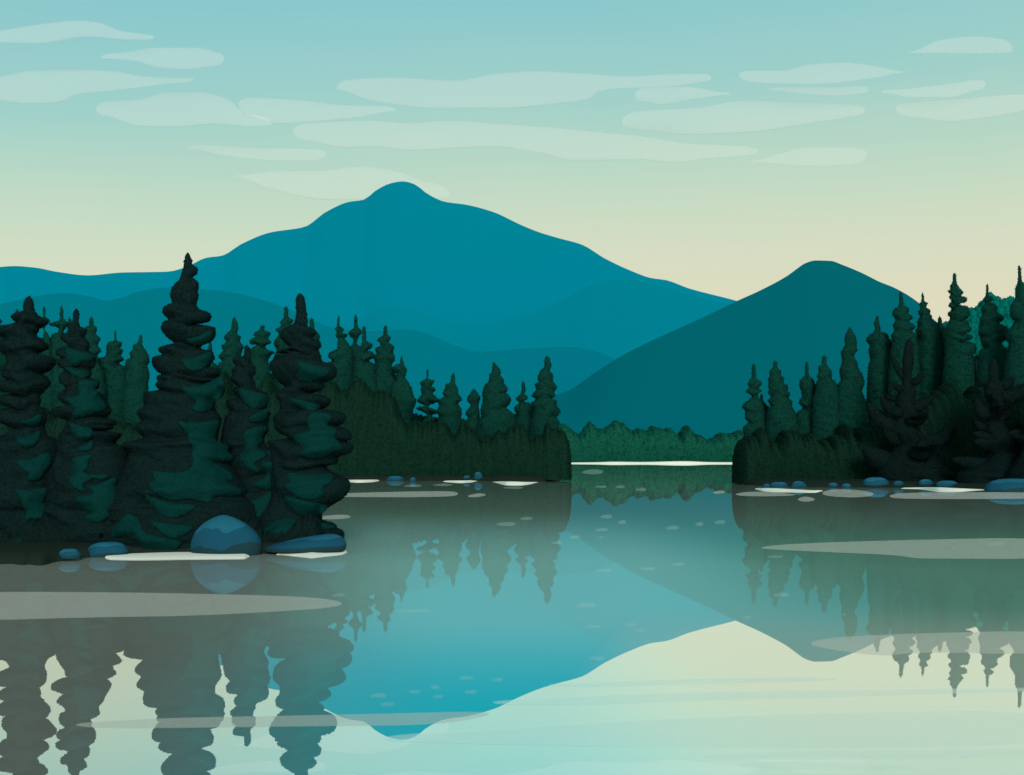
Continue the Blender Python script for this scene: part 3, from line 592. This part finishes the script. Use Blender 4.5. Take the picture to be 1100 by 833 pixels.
ZI = lambda p: zc(340, 330, 5.95, p); ZJ = lambda p: zc(220, 320, 5.95, p); ZK = lambda p: zc(470, 370, 5.553, p)
ZM = lambda p: zc(780, 370, 5.207, p); ZO = lambda p: zc(920, 270, 6.94, p); ZQ = lambda p: zc(1000, 270, 6.94, p); ZR = lambda p: zc(780, 270, 5.556, p)
ML = [  # (label, left outline, right outline, how much farther than the front rank)
 ('green fir cut by the left edge, behind the leftmost near spruce', ZA([(-20,190),(-35,240),(-60,330),(-80,440),(-95,570),(-110,720)]), ZA([(-20,190),(-5,215),(10,235),(-5,255),(5,300),(30,330),(15,370),(45,440),(48,480),(20,520),(30,570),(60,720)]), 6),
 ('small green fir tip between the left edge and the leftmost near spruce tip', ZA([(97,165),(88,180),(85,230),(70,270),(55,340),(45,420),(30,520),(20,640)]), ZA([(97,165),(106,180),(112,240),(120,300),(140,420),(150,520),(170,640)]), 2),
 ('green fir with a thin spike, just right of the leftmost near spruce tip', ZA([(248,155),(242,170),(243,222),(230,250),(242,275),(247,330),(225,380),(228,500),(215,640)]), ZA([(248,155),(255,170),(253,210),(278,230),(272,246),(250,262),(248,280),(262,300),(280,340),(290,420),(310,640)]), 3),
 ('green fir with a tall thin spike, just left of the narrow second spruce', ZA([(344,147),(337,165),(336,228),(285,250),(280,255),(330,272),(328,295),(295,312),(275,380),(270,520),(255,640)]), ZA([(344,147),(351,165),(354,215),(366,232),(385,245),(362,280),(352,295),(372,312),(395,400),(410,520),(430,640)]), 5),
 ('short green fir tip half hidden by the narrow second spruce', ZA([(390,212),(383,225),(380,300),(370,400),(360,640)]), ZA([(390,212),(398,228),(402,300),(420,400),(430,640)]), 8),
 ('green fir with rounded shoulders, just right of the narrow second spruce', ZA([(511,208),(500,225),(500,255),(478,275),(470,330),(455,400),(450,500),(440,640)]), ZA([(511,208),(521,225),(522,255),(541,280),(533,300),(558,335),(546,368),(563,400),(545,425),(545,455),(575,520),(590,640)]), 0),
 ('green fir with a hair-thin spike in the wide gap of the near trees', ZA([(645,285),(640,300),(640,343),(605,358),(598,385),(600,410),(585,440),(548,450),(552,480),(572,515),(565,640)]), ZA([(645,285),(650,300),(650,343),(682,358),(670,385),(688,400),(675,425),(692,450),(660,462),(665,480),(710,490),(715,560),(720,640)]), 4),
 ('stout green fir directly left of the tallest near spruce', ZC([(112,512),(103,530),(92,570),(68,580),(70,600),(52,625),(60,650),(34,662),(29,690),(36,720),(24,760),(30,810),(18,870),(10,980)]), ZC([(112,512),(119,530),(118,575),(140,610),(157,665),(145,690),(157,740),(150,800),(152,860),(160,980)]), 0),
 ('small green fir tip just right of the tallest near spruce', ZJ([(36,280),(26,295),(22,350),(0,400),(-20,500),(-40,640)]), ZJ([(36,280),(45,295),(48,350),(66,385),(52,410),(85,440),(90,500),(100,640)]), 2),
 ('slender pointed green fir between the tallest and the shortest near spruce', ZJ([(188,122),(178,135),(170,200),(125,258),(142,282),(110,310),(120,340),(90,378),(115,402),(88,430),(85,520),(70,640)]), ZJ([(188,122),(197,135),(213,190),(205,230),(228,250),(222,275),(245,315),(236,345),(230,380),(245,450),(260,640)]), 3),
 ('green fir with a flat-topped cap, right of the shortest near spruce', ZJ([(370,175),(356,183),(350,205),(315,235),(322,252),(288,280),(300,296),(335,301),(300,325),(292,380),(290,480),(280,640)]), ZJ([(370,175),(379,183),(378,205),(418,228),(403,258),(422,288),(385,303),(408,342),(450,345),(425,362),(405,400),(418,480),(430,640)]), 0),
 ('green fir close on the left of the thumb-tipped spruce', ZJ([(520,52),(507,68),(507,125),(485,155),(490,180),(455,205),(475,230),(445,290),(460,330),(440,400),(430,640)]), ZJ([(520,52),(531,68),(532,120),(563,145),(547,175),(570,250),(570,330),(580,640)]), 5),
 ('thin green fir tip close on the right of the thumb-tipped spruce', ZJ([(683,125),(673,142),(670,200),(650,300),(640,400),(620,640)]), ZJ([(683,125),(694,142),(701,200),(735,245),(725,290),(735,365),(752,410),(765,470),(780,640)]), 1),
 ('green fir with a thin spike, left one of three spiky firs by the thumb-tipped spruce', ZI([(141,55),(134,70),(132,120),(118,140),(130,160),(120,182),(142,205),(135,240),(148,266),(108,278),(76,315),(110,348),(50,365),(35,450),(20,560)]), ZI([(141,55),(148,70),(147,118),(175,142),(165,165),(200,178),(178,195),(185,215),(205,236),(235,300),(250,560)]), 3),
 ('tallest-spiked fir, middle one of three spiky firs by the thumb-tipped spruce', ZI([(250,45),(243,60),(238,135),(205,163),(215,185),(235,200),(232,235),(205,280),(190,400),(180,560)]), ZI([(250,45),(257,60),(267,130),(290,158),(264,198),(258,232),(300,270),(330,400),(350,560)]), 6),
 ('green fir with a bare stick top, right one of three spiky firs', ZI([(303,120),(294,135),(291,235),(262,280),(240,400),(230,560)]), ZI([(303,120),(313,135),(318,218),(358,238),(345,262),(318,278),(360,290),(374,312),(322,348),(365,365),(385,450),(400,560)]), 0),
 ('beehive-shaped green fir, right of the three spiky firs', ZI([(440,115),(430,130),(428,175),(390,210),(412,240),(377,275),(387,300),(365,320),(376,360),(360,450),(350,560)]), ZI([(440,115),(451,130),(453,170),(473,200),(460,228),(495,252),(489,290),(500,335),(482,362),(482,392),(510,450),(530,560)]), 2),
 ('slope-shouldered green fir, first to dip below the beehive-shaped fir', ZI([(544,310),(537,330),(533,360),(480,388),(478,400),(508,425),(512,470),(480,500),(460,600),(450,700)]), ZI([(544,310),(550,330),(563,375),(577,405),(566,450),(588,485),(612,535),(617,560),(636,600),(622,640),(605,700),(600,780)]), 0),
 ('scrawny fir with bare gaps showing between its lower boughs', ZI([(711,395),(705,408),(704,456),(664,482),(672,510),(667,530),(674,555),(648,600),(668,618),(706,630),(640,645),(700,678),(710,690),(690,720),(655,765),(640,830)]), ZI([(711,395),(716,408),(713,457),(750,475),(735,505),(760,525),(742,548),(768,580),(790,598),(740,618),(712,630),(714,640),(790,672),(738,690),(750,720),(760,830)]), 4),
 ('pointed green fir just right of the scrawny fir', ZK([(95,165),(86,180),(72,232),(48,242),(46,270),(30,290),(40,312),(5,335),(10,370),(-5,400),(10,435),(-5,480),(-10,560)]), ZK([(95,165),(103,180),(104,230),(120,265),(125,295),(145,330),(122,348),(142,390),(142,440),(150,500),(155,560)]), 0),
 ('smallest fir on the left point, left of the stout cone-shaped fir', ZK([(217,262),(208,275),(178,330),(198,365),(183,388),(167,415),(185,438),(165,460),(150,560)]), ZK([(217,262),(227,275),(254,322),(243,362),(249,400),(250,430),(275,480),(290,560)]), 3),
 ('stout cone-shaped green fir in the middle of the left point', ZK([(337,105),(328,118),(325,165),(308,185),(308,212),(280,250),(268,300),(270,330),(258,400),(262,430),(235,480),(225,560)]), ZK([(337,105),(348,118),(375,165),(372,190),(392,208),(396,238),(418,268),(408,288),(437,328),(430,350),(410,378),(440,405),(462,430),(475,480),(480,560)]), 0),
 ('thin wavy fir between the cone-shaped fir and the last fir of the point', ZK([(510,215),(503,228),(502,275),(492,300),(468,325),(490,345),(458,380),(472,422),(450,470),(440,560)]), ZK([(510,215),(518,228),(526,270),(519,295),(540,320),(512,342),(542,350),(560,368),(575,420),(585,560)]), 4),
 ('last green fir at the tip of the left point, with many small tiers', ZK([(653,66),(641,80),(637,130),(610,165),(597,200),(605,225),(582,240),(590,265),(563,305),(587,325),(560,355),(575,400),(555,470),(545,560)]), ZK([(653,66),(664,80),(677,130),(667,165),(690,185),(687,220),(710,255),(694,285),(700,308),(674,325),(710,340),(710,365),(732,400),(707,440),(727,462),(720,490),(728,540),(725,570)]), 0),
]
for i, (lab, L_, R_, far) in enumerate(ML):
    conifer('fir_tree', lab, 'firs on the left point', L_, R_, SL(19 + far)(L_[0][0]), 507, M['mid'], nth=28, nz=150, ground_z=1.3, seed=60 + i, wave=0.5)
MR = [
 ('leftmost green fir of the right shore, with a thumb-like tip', ZM([(153,108),(146,120),(143,180),(122,222),(130,240),(110,265),(145,285),(92,352),(110,375),(107,410),(125,435),(95,470),(100,510),(95,600)]), ZM([(153,108),(163,120),(168,185),(200,222),(180,243),(198,262),(176,280),(185,310),(200,330),(215,420),(230,600)]), 0),
 ('tiny fir stub beside the leftmost fir of the right shore', ZM([(197,275),(191,285),(187,312),(175,360),(165,500),(160,600)]), ZM([(197,275),(204,285),(207,315),(238,355),(255,420),(260,600)]), 3),
 ('slim fir with many even scallops, second full fir of the right shore', ZM([(274,88),(264,100),(262,130),(245,150),(247,175),(235,195),(241,215),(235,240),(241,252),(235,270),(251,290),(235,315),(250,340),(233,370),(225,430),(215,600)]), ZM([(274,88),(284,100),(286,130),(303,150),(305,175),(320,190),(320,215),(343,235),(342,260),(355,280),(345,300),(367,325),(366,345),(385,388),(400,440),(410,600)]), 0),
 ('fir with a bare finger tip, left of the pair joined at the base', ZM([(450,93),(443,108),(440,175),(412,205),(412,230),(420,260),(425,290),(407,330),(433,352),(390,390),(380,440),(370,600)]), ZM([(450,93),(459,108),(461,170),(490,205),(502,245),(515,300),(530,600)]), 2),
 ('round-topped fir joined at the base to the fir with the bare finger tip', ZM([(548,58),(538,72),(536,110),(517,130),(520,155),(510,175),(515,195),(503,225),(503,250),(490,310),(480,600)]), ZM([(548,58),(559,72),(563,120),(587,150),(588,190),(610,215),(622,248),(635,300),(650,600)]), 0),
 ('tall flame-shaped fir, halfway up the rise of the right shore', ZR([(738,450),(728,466),(708,525),(712,560),(688,600),(695,650),(678,720),(687,765),(665,800),(650,900),(640,1100)]), ZR([(738,450),(748,466),(775,530),(778,590),(760,625),(782,670),(785,695),(808,730),(820,790),(808,830),(830,900),(850,1100)]), 1),
 ('square-shouldered fir with a narrow neck, right of the flame-shaped fir', ZO([(153,480),(143,492),(142,515),(128,540),(140,570),(135,603),(98,625),(77,660),(100,700),(95,750),(107,800),(92,850),(85,950),(80,1100)]), ZO([(153,480),(165,492),(168,540),(177,570),(174,605),(225,620),(240,655),(262,692),(275,760),(290,900),(300,1100)]), 3),
 ('fir whose tip just crosses the dark mountain slope, with big right scallops', ZO([(329,300),(319,315),(320,405),(285,430),(270,465),(292,510),(275,560),(285,590),(262,630),(268,690),(255,780),(240,1100)]), ZO([(329,300),(340,315),(352,400),(388,435),(382,468),(415,495),(388,525),(435,565),(408,595),(440,625),(442,655),(455,720),(470,1100)]), 0),
 ('small-tiered slim fir with its tip against the cream sky', ZO([(491,313),(484,325),(487,370),(468,395),(480,420),(465,455),(475,490),(453,530),(460,555),(447,590),(465,650),(445,720),(430,1100)]), ZO([(491,313),(500,325),(505,370),(527,392),(519,420),(550,445),(540,470),(560,490),(552,505),(600,550),(625,620),(650,1100)]), 3),
 ('short blunt fir peg between the slim fir and the knobbly tall fir', ZO([(620,485),(609,500),(605,550),(585,600),(560,700),(540,1100)]), ZO([(620,485),(632,500),(640,560),(680,575),(700,640),(720,1100)]), 6),
 ('knobbly tall fir with stacked discs, standing clear against the sky', ZQ([(173,162),(163,175),(162,230),(145,260),(150,280),(127,300),(150,320),(137,345),(160,372),(132,405),(160,435),(127,465),(145,500),(120,560),(110,700),(90,1100)]), ZQ([(173,162),(185,175),(190,230),(208,275),(235,310),(215,340),(255,348),(262,365),(240,385),(197,395),(205,403),(270,415),(277,440),(283,475),(270,500),(235,515),(275,530),(272,555),(293,580),(285,600),(245,612),(300,638),(302,656),(235,668),(320,700),(328,740),(305,780),(320,850),(340,1100)]), 0),
 ('spike-tipped fir in front of the bright wooded hill', ZQ([(420,242),(413,255),(410,330),(397,365),(410,390),(375,425),(388,460),(367,510),(372,550),(355,610),(378,640),(372,665),(408,725),(370,740),(355,850),(340,1100)]), ZQ([(420,242),(428,255),(430,335),(467,357),(440,375),(436,388),(490,415),(485,455),(538,507),(500,535),(568,590),(550,628),(575,645),(522,685),(550,750),(570,850),(590,1100)]), 2),
 ('tallest fir of the right shore, cut by the right edge', ZQ([(658,103),(650,120),(649,230),(630,290),(630,350),(600,400),(592,450),(605,503),(632,515),(600,570),(560,630),(585,690),(580,750),(560,850),(540,1100)]), ZQ([(658,103),(667,120),(678,235),(705,255),(720,330),(740,450),(760,600),(800,1100)]), 0),
]
for i, (lab, L_, R_, far) in enumerate(MR):
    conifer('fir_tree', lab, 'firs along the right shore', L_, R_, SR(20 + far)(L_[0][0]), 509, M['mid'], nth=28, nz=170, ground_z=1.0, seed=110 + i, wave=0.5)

ZH = lambda p: zc(920, 350, 4.63, p)
def bb(l): return [(ZH(p), t, ln) for p, t, ln in l]
conifer('pine_tree', 'blue-black pine with upswept branches, left one of those near the right shore rocks', 'upswept pines on the right shore',
 ZH([(260,62),(250,72),(240,110),(230,200),(232,270),(210,330),(195,380),(205,450),(150,520),(190,600),(120,680),(100,740),(98,790)]),
 ZH([(260,62),(270,72),(280,110),(282,180),(272,270),(295,330),(285,375),(310,470),(315,530),(370,580),(390,610),(385,650),(430,700),(500,740),(510,790)]), SR(9)(975), 521, M['right'], nth=32, nz=130, ground_z=1.0, seed=201, wave=0.6,
 branches=bb([([(240,270),(205,200),(183,132)],3.0,1), ([(270,290),(300,270),(320,238)],3.6,-1), ([(240,320),(195,312),(152,285)],3.2,-2), ([(240,370),(190,362),(147,336)],3.2,1), ([(245,440),(160,420),(95,355)],4.6,-2), ([(230,520),(130,480),(55,385)],7.0,0),
  ([(230,585),(160,560),(103,520)],5.0,-3), ([(210,700),(110,665),(33,606)],10.0,0), ([(270,410),(330,395),(395,352)],4.6,1), ([(290,590),(400,570),(466,476)],7.5,-2), ([(330,720),(410,690),(445,637)],7.0,1), ([(255,400),(262,410),(270,400)],6,6), ([(255,500),(240,520),(232,500)],8,9), ([(258,450),(262,470),(270,440)],7,-6), ([(258,600),(275,620),(280,590)],10,-9)]))
conifer('pine_tree', 'blue-black pine with upswept branches, between two paler boulders and the right edge', 'upswept pines on the right shore',
 ZH([(677,162),(666,175),(660,210),(662,270),(640,300),(640,350),(665,380),(660,450),(640,500),(640,545),(620,590),(650,640),(600,690),(510,740),(500,790)]),
 ZH([(677,162),(690,172),(704,210),(705,265),(730,320),(728,390),(730,450),(760,530),(820,620),(890,700),(910,790)]), SR(8.5)(1066), 521, M['right'], nth=32, nz=130, ground_z=1.0, seed=202, wave=0.6,
 branches=bb([([(690,300),(760,290),(795,252)],4.6,1), ([(700,350),(790,350),(870,275)],6.0,-1), ([(710,455),(770,440),(804,406)],4.6,2), ([(720,525),(770,505),(792,472)],4.2,-1), ([(690,290),(640,285),(613,300)],3.2,1), ([(690,335),(650,335),(614,332)],3.0,-2), ([(690,440),(625,430),(595,358)],5.8,0),
  ([(680,505),(630,500),(606,460)],4.6,1), ([(700,590),(630,555),(568,534)],5.0,-1), ([(690,620),(620,590),(556,574)],4.6,-2), ([(720,700),(600,690),(476,664)],6.5,0), ([(680,480),(690,500),(685,470)],7,7), ([(690,400),(680,420),(670,380)],6,-6)]))
conifer('pine_tree', 'blue-black pine mostly outside the right edge, above the biggest right hand boulder', 'upswept pines on the right shore',
 ZH([(925,260),(912,290),(905,350),(880,430),(860,500),(850,560),(830,620),(800,680),(760,740),(750,800)]),
 ZH([(925,260),(940,290),(950,350),(975,430),(990,500),(1010,560),(1020,620),(1050,680),(1090,740),(1100,800)]), SR(8.5)(1110), 523, M['right'], nth=32, nz=120, ground_z=1.0, seed=203, wave=0.6,
 branches=bb([([(910,560),(830,545),(757,533)],5.5,0), ([(905,520),(850,510),(800,515)],4.6,-2), ([(930,420),(870,410),(840,370)],4.6,0), ([(940,420),(990,410),(1020,370)],4.6,0)]))

# ------------------------------------------------------------------ rocks
def rock_mat(name, hz, seed):
    m = bpy.data.materials.new(name); m.use_nodes = True; n = m.node_tree; b = n.nodes['Principled BSDF']; L = n.links.new
    b.inputs['Roughness'].default_value = 0.85; b.inputs['Specular IOR Level'].default_value = 0.1
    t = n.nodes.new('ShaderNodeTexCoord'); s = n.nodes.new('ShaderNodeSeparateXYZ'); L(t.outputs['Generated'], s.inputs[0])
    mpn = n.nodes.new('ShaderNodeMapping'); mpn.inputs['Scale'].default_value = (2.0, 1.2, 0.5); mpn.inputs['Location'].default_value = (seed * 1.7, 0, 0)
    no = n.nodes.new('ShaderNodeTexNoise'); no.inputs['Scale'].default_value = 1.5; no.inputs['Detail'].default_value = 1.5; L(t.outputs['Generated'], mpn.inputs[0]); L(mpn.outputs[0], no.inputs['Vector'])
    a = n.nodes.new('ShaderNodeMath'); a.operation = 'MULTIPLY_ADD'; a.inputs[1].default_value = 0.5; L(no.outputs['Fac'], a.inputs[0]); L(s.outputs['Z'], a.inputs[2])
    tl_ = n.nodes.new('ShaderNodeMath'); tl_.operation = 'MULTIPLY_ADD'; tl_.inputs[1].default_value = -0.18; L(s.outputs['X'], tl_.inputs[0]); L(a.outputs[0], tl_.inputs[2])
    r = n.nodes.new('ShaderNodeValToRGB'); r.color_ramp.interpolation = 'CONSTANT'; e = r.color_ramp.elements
    e[0].position = 0; e[0].color = (0.009, 0.033, 0.042, 1)       # shaded foot of the rock, painted in as a dark band
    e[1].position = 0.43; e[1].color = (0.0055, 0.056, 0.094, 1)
    q = e.new(0.86); q.color = (0.010, 0.094, 0.140, 1)             # lit top of the rock, painted in as a pale band
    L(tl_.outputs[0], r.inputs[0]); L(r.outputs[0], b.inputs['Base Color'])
    return m
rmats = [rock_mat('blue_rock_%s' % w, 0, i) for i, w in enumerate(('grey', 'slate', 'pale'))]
def rock(label, x0, x1, yt, yb, skew=0.0, group='blue rocks along the shore', flat=2.2, seed=0, mat=0, d=None, slope=0.0):
    rnd = random.Random(seed); mid = (x0 + x1) / 2; d = HC * F / (yb - HY)
    fr = shore_d(FN if mid < 400 else FL if mid < 700 else FR, mid, -0.2 if mid < 400 else 1.0); d = min(d, fr); zb = max(0, P(mid, yb, d).z); s = d / F
    w = (x1 - x0) / 2 * s; h = (yb - yt) * s; cx = ((x0 + x1) / 2 - CX) * s
    V = []; k, n = 48, 22; ph = rnd.random() * 6
    for j in range(n + 1):
        t = j / n; ang = -0.30 + t * (math.pi / 2 + 0.30)
        cz = math.sin(ang) if ang > 0 else math.sin(ang) * 0.8; cr = max(0, math.cos(ang)) ** (2 / flat)
        zf = (cz + 0.236) / 1.236
        zf = zf if zf > 0 else 0
        for i in range(k):
            a = 2 * math.pi * i / k; nn = noise.noise(Vector((math.cos(a) * 1.3 + seed, math.sin(a) * 1.3, cz * 1.5)))
            rr = cr * (1 + 0.08 * nn * (abs(math.sin(a)) + 0.2))
            ex = skew * zf ** 1.5 * (1 - 0.5 * cr)
            V.append((w * rr * math.cos(a) + w * ex, w * 0.62 * rr * math.sin(a) + w * 0.3, -0.05 + (h + 0.05) * zf * (1 + 0.05 * nn * cr) * (1 - slope * (0.5 - 0.5 * rr * math.cos(a)))))
    fc = grid_faces(k, n + 1, wrap=True); fc.append(tuple(range(k))); fc.append(tuple(n * k + i for i in reversed(range(k))))
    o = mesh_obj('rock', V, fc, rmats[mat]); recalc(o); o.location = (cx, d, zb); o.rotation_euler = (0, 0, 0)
    return tag(o, label, 'rock', group)
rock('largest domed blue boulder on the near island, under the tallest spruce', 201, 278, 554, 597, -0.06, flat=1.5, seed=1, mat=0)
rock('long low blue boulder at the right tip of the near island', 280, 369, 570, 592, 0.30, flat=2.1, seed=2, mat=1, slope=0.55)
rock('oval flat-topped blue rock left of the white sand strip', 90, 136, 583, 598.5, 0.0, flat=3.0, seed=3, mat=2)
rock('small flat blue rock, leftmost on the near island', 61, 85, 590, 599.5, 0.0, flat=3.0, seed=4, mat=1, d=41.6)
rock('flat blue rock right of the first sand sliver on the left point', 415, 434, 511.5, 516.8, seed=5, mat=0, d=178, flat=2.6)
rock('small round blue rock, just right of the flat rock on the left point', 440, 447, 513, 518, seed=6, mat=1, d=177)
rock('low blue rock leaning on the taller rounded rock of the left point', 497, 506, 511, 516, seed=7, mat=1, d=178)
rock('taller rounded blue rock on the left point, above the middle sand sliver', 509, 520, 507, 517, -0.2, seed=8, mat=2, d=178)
R2 = 'blue rocks along the right shore'
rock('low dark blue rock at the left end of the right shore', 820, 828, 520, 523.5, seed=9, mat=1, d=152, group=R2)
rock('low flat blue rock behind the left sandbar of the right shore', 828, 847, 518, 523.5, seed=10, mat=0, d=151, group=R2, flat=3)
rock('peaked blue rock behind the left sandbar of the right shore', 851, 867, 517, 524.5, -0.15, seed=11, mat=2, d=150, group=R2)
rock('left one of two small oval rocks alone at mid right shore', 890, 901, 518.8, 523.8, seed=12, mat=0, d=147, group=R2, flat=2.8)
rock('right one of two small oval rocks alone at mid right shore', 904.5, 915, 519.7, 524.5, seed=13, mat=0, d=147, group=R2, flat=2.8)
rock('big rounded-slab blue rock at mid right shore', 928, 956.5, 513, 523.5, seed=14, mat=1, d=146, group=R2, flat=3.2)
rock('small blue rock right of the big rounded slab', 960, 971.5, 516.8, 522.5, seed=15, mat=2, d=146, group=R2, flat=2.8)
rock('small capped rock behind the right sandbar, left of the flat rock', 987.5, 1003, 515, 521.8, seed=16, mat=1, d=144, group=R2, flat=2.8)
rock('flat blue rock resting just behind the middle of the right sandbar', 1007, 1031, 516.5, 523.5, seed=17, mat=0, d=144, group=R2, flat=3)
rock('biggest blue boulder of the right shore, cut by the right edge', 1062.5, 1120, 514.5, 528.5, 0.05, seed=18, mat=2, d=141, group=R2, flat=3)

# ------------------------------------------------------------------ sandbars
def sandbar(label, top, bot, d, depth_m):
    """a low strip of sand: the traced lower edge is its waterline, the traced upper edge its far rim or crest"""
    top, bot = mono(top), mono(bot); x0, x1 = top[0][0], top[-1][0]; n, k = 90, 12; V = []
    for i in range(n + 1):
        t = 0.5 - 0.5 * math.cos(math.pi * i / n); px = x0 + (x1 - x0) * t; a, b = interp(top, px), interp(bot, px)
        y0 = on_water(px, b).y if b - HY > 8 else d
        y1 = min(on_water(px, a).y if a - HY > 4 else 1e9, y0 + depth_m); ym = (y0 + y1) / 2
        e = min(1, math.sqrt(max(0, min(px - x0, x1 - px)) / 4.0)) + 0.02
        zt = (max(0.03, P(px, a, y0 + (y1 - y0) * 0.75).z) + (0.05 if d < 60 else 0)) * e * (1 if d < 60 else 0.7 if d > 500 else 0.55); y1 = y0 + (y1 - y0) * e
        for j in range(k):
            u = j / (k - 1); y = y0 + (y1 - y0) * u
            V.append(((px - CX) * y0 / F * (y / y0), y, -0.02 + (zt + 0.02) * min(1, math.sin(math.pi * min(u * 1.0, 1)) ** 0.5 * 1.05)))
    fc = grid_faces(k, n + 1); o = mesh_obj('sandbar', V, fc, M['sand']); recalc(o)
    return tag(o, label, 'sandbar', 'white sand strips at the waterline')
sandbar('longest near white sand strip, lying in front of the largest boulder', [(111,598),(125,596.5),(150,595.5),(200,594.2),(240,594.8),(260,595),(268,597)], [(111,599),(120,601),(150,601.5),(200,600.8),(240,600.5),(262,600.2),(268,598)], 42.0, 3.0)
sandbar('white sand strip with a hump, in front of the long low boulder', [(297,595),(310,593.4),(335,589.5),(350,590.5),(368,590),(373,592)], [(297,596),(318,597.5),(335,599),(350,597.5),(368,595.4),(373,593.5)], 43.0, 4.0)
sandbar('thin white sand sliver emerging from behind the near island', [(360,515.6),(385,514.2),(400,514.3),(411,515.2)], [(360,516.4),(385,517.4),(400,517),(411,516.4)], 196, 3)
sandbar('middle white sand sliver on the left point, under the rounded rock', [(476,515.8),(495,515.2),(505,515.2),(513,516.2)], [(476,517.5),(495,518),(505,517.6),(513,517.2)], 186, 3)
sandbar('rightmost white sand sliver on the left point', [(529,517.4),(540,516),(550,515.6),(565,516.6),(578,517.4)], [(529,518.2),(545,519.8),(560,520),(570,519.4),(578,518.4)], 176, 3)
sandbar('long thin white beach right along the far end of the lake', [(590,497),(612,496.6),(640,496.2),(660,495.4),(690,495.8),(735,494.6),(765,496),(790,496.2),(820,496.6)], [(590,498),(612,498),(640,498),(660,497.5),(690,497.8),(735,497.4),(765,497.8),(790,498),(820,498)], 1240, 12)
sandbar('left white sandbar of the right shore, in front of the peaked rock', [(811,523.6),(830,523),(850,524.2),(884,526)], [(811,525.6),(820,526.6),(850,527.8),(875,528.6),(884,527.6)], 140, 2.5)
sandbar('right white sandbar of the right shore, in front of the flat rock', [(968,523.5),(985,523),(1010,521.8),(1030,523),(1058,525.2)], [(968,525),(985,525),(1010,526.6),(1030,527),(1058,526.6)], 138, 2.5)

# ------------------------------------------------------------------ pale streaks and ripples on the lake
def film(name, polys, mat, z, it=3):
    V, Fc = [], []
    for poly in polys:
        b = len(V); pl = smooth_poly(poly, it)
        for x, y in pl: V.append(on_water(x, y, z))
        Fc.append(tuple(range(b, b + len(pl))))
    o = mesh_obj(name, V, Fc, mat, smooth=False); recalc(o)
    for p in o.data.polygons:
        if p.normal.z < 0: p.flip()
    return struct(o)
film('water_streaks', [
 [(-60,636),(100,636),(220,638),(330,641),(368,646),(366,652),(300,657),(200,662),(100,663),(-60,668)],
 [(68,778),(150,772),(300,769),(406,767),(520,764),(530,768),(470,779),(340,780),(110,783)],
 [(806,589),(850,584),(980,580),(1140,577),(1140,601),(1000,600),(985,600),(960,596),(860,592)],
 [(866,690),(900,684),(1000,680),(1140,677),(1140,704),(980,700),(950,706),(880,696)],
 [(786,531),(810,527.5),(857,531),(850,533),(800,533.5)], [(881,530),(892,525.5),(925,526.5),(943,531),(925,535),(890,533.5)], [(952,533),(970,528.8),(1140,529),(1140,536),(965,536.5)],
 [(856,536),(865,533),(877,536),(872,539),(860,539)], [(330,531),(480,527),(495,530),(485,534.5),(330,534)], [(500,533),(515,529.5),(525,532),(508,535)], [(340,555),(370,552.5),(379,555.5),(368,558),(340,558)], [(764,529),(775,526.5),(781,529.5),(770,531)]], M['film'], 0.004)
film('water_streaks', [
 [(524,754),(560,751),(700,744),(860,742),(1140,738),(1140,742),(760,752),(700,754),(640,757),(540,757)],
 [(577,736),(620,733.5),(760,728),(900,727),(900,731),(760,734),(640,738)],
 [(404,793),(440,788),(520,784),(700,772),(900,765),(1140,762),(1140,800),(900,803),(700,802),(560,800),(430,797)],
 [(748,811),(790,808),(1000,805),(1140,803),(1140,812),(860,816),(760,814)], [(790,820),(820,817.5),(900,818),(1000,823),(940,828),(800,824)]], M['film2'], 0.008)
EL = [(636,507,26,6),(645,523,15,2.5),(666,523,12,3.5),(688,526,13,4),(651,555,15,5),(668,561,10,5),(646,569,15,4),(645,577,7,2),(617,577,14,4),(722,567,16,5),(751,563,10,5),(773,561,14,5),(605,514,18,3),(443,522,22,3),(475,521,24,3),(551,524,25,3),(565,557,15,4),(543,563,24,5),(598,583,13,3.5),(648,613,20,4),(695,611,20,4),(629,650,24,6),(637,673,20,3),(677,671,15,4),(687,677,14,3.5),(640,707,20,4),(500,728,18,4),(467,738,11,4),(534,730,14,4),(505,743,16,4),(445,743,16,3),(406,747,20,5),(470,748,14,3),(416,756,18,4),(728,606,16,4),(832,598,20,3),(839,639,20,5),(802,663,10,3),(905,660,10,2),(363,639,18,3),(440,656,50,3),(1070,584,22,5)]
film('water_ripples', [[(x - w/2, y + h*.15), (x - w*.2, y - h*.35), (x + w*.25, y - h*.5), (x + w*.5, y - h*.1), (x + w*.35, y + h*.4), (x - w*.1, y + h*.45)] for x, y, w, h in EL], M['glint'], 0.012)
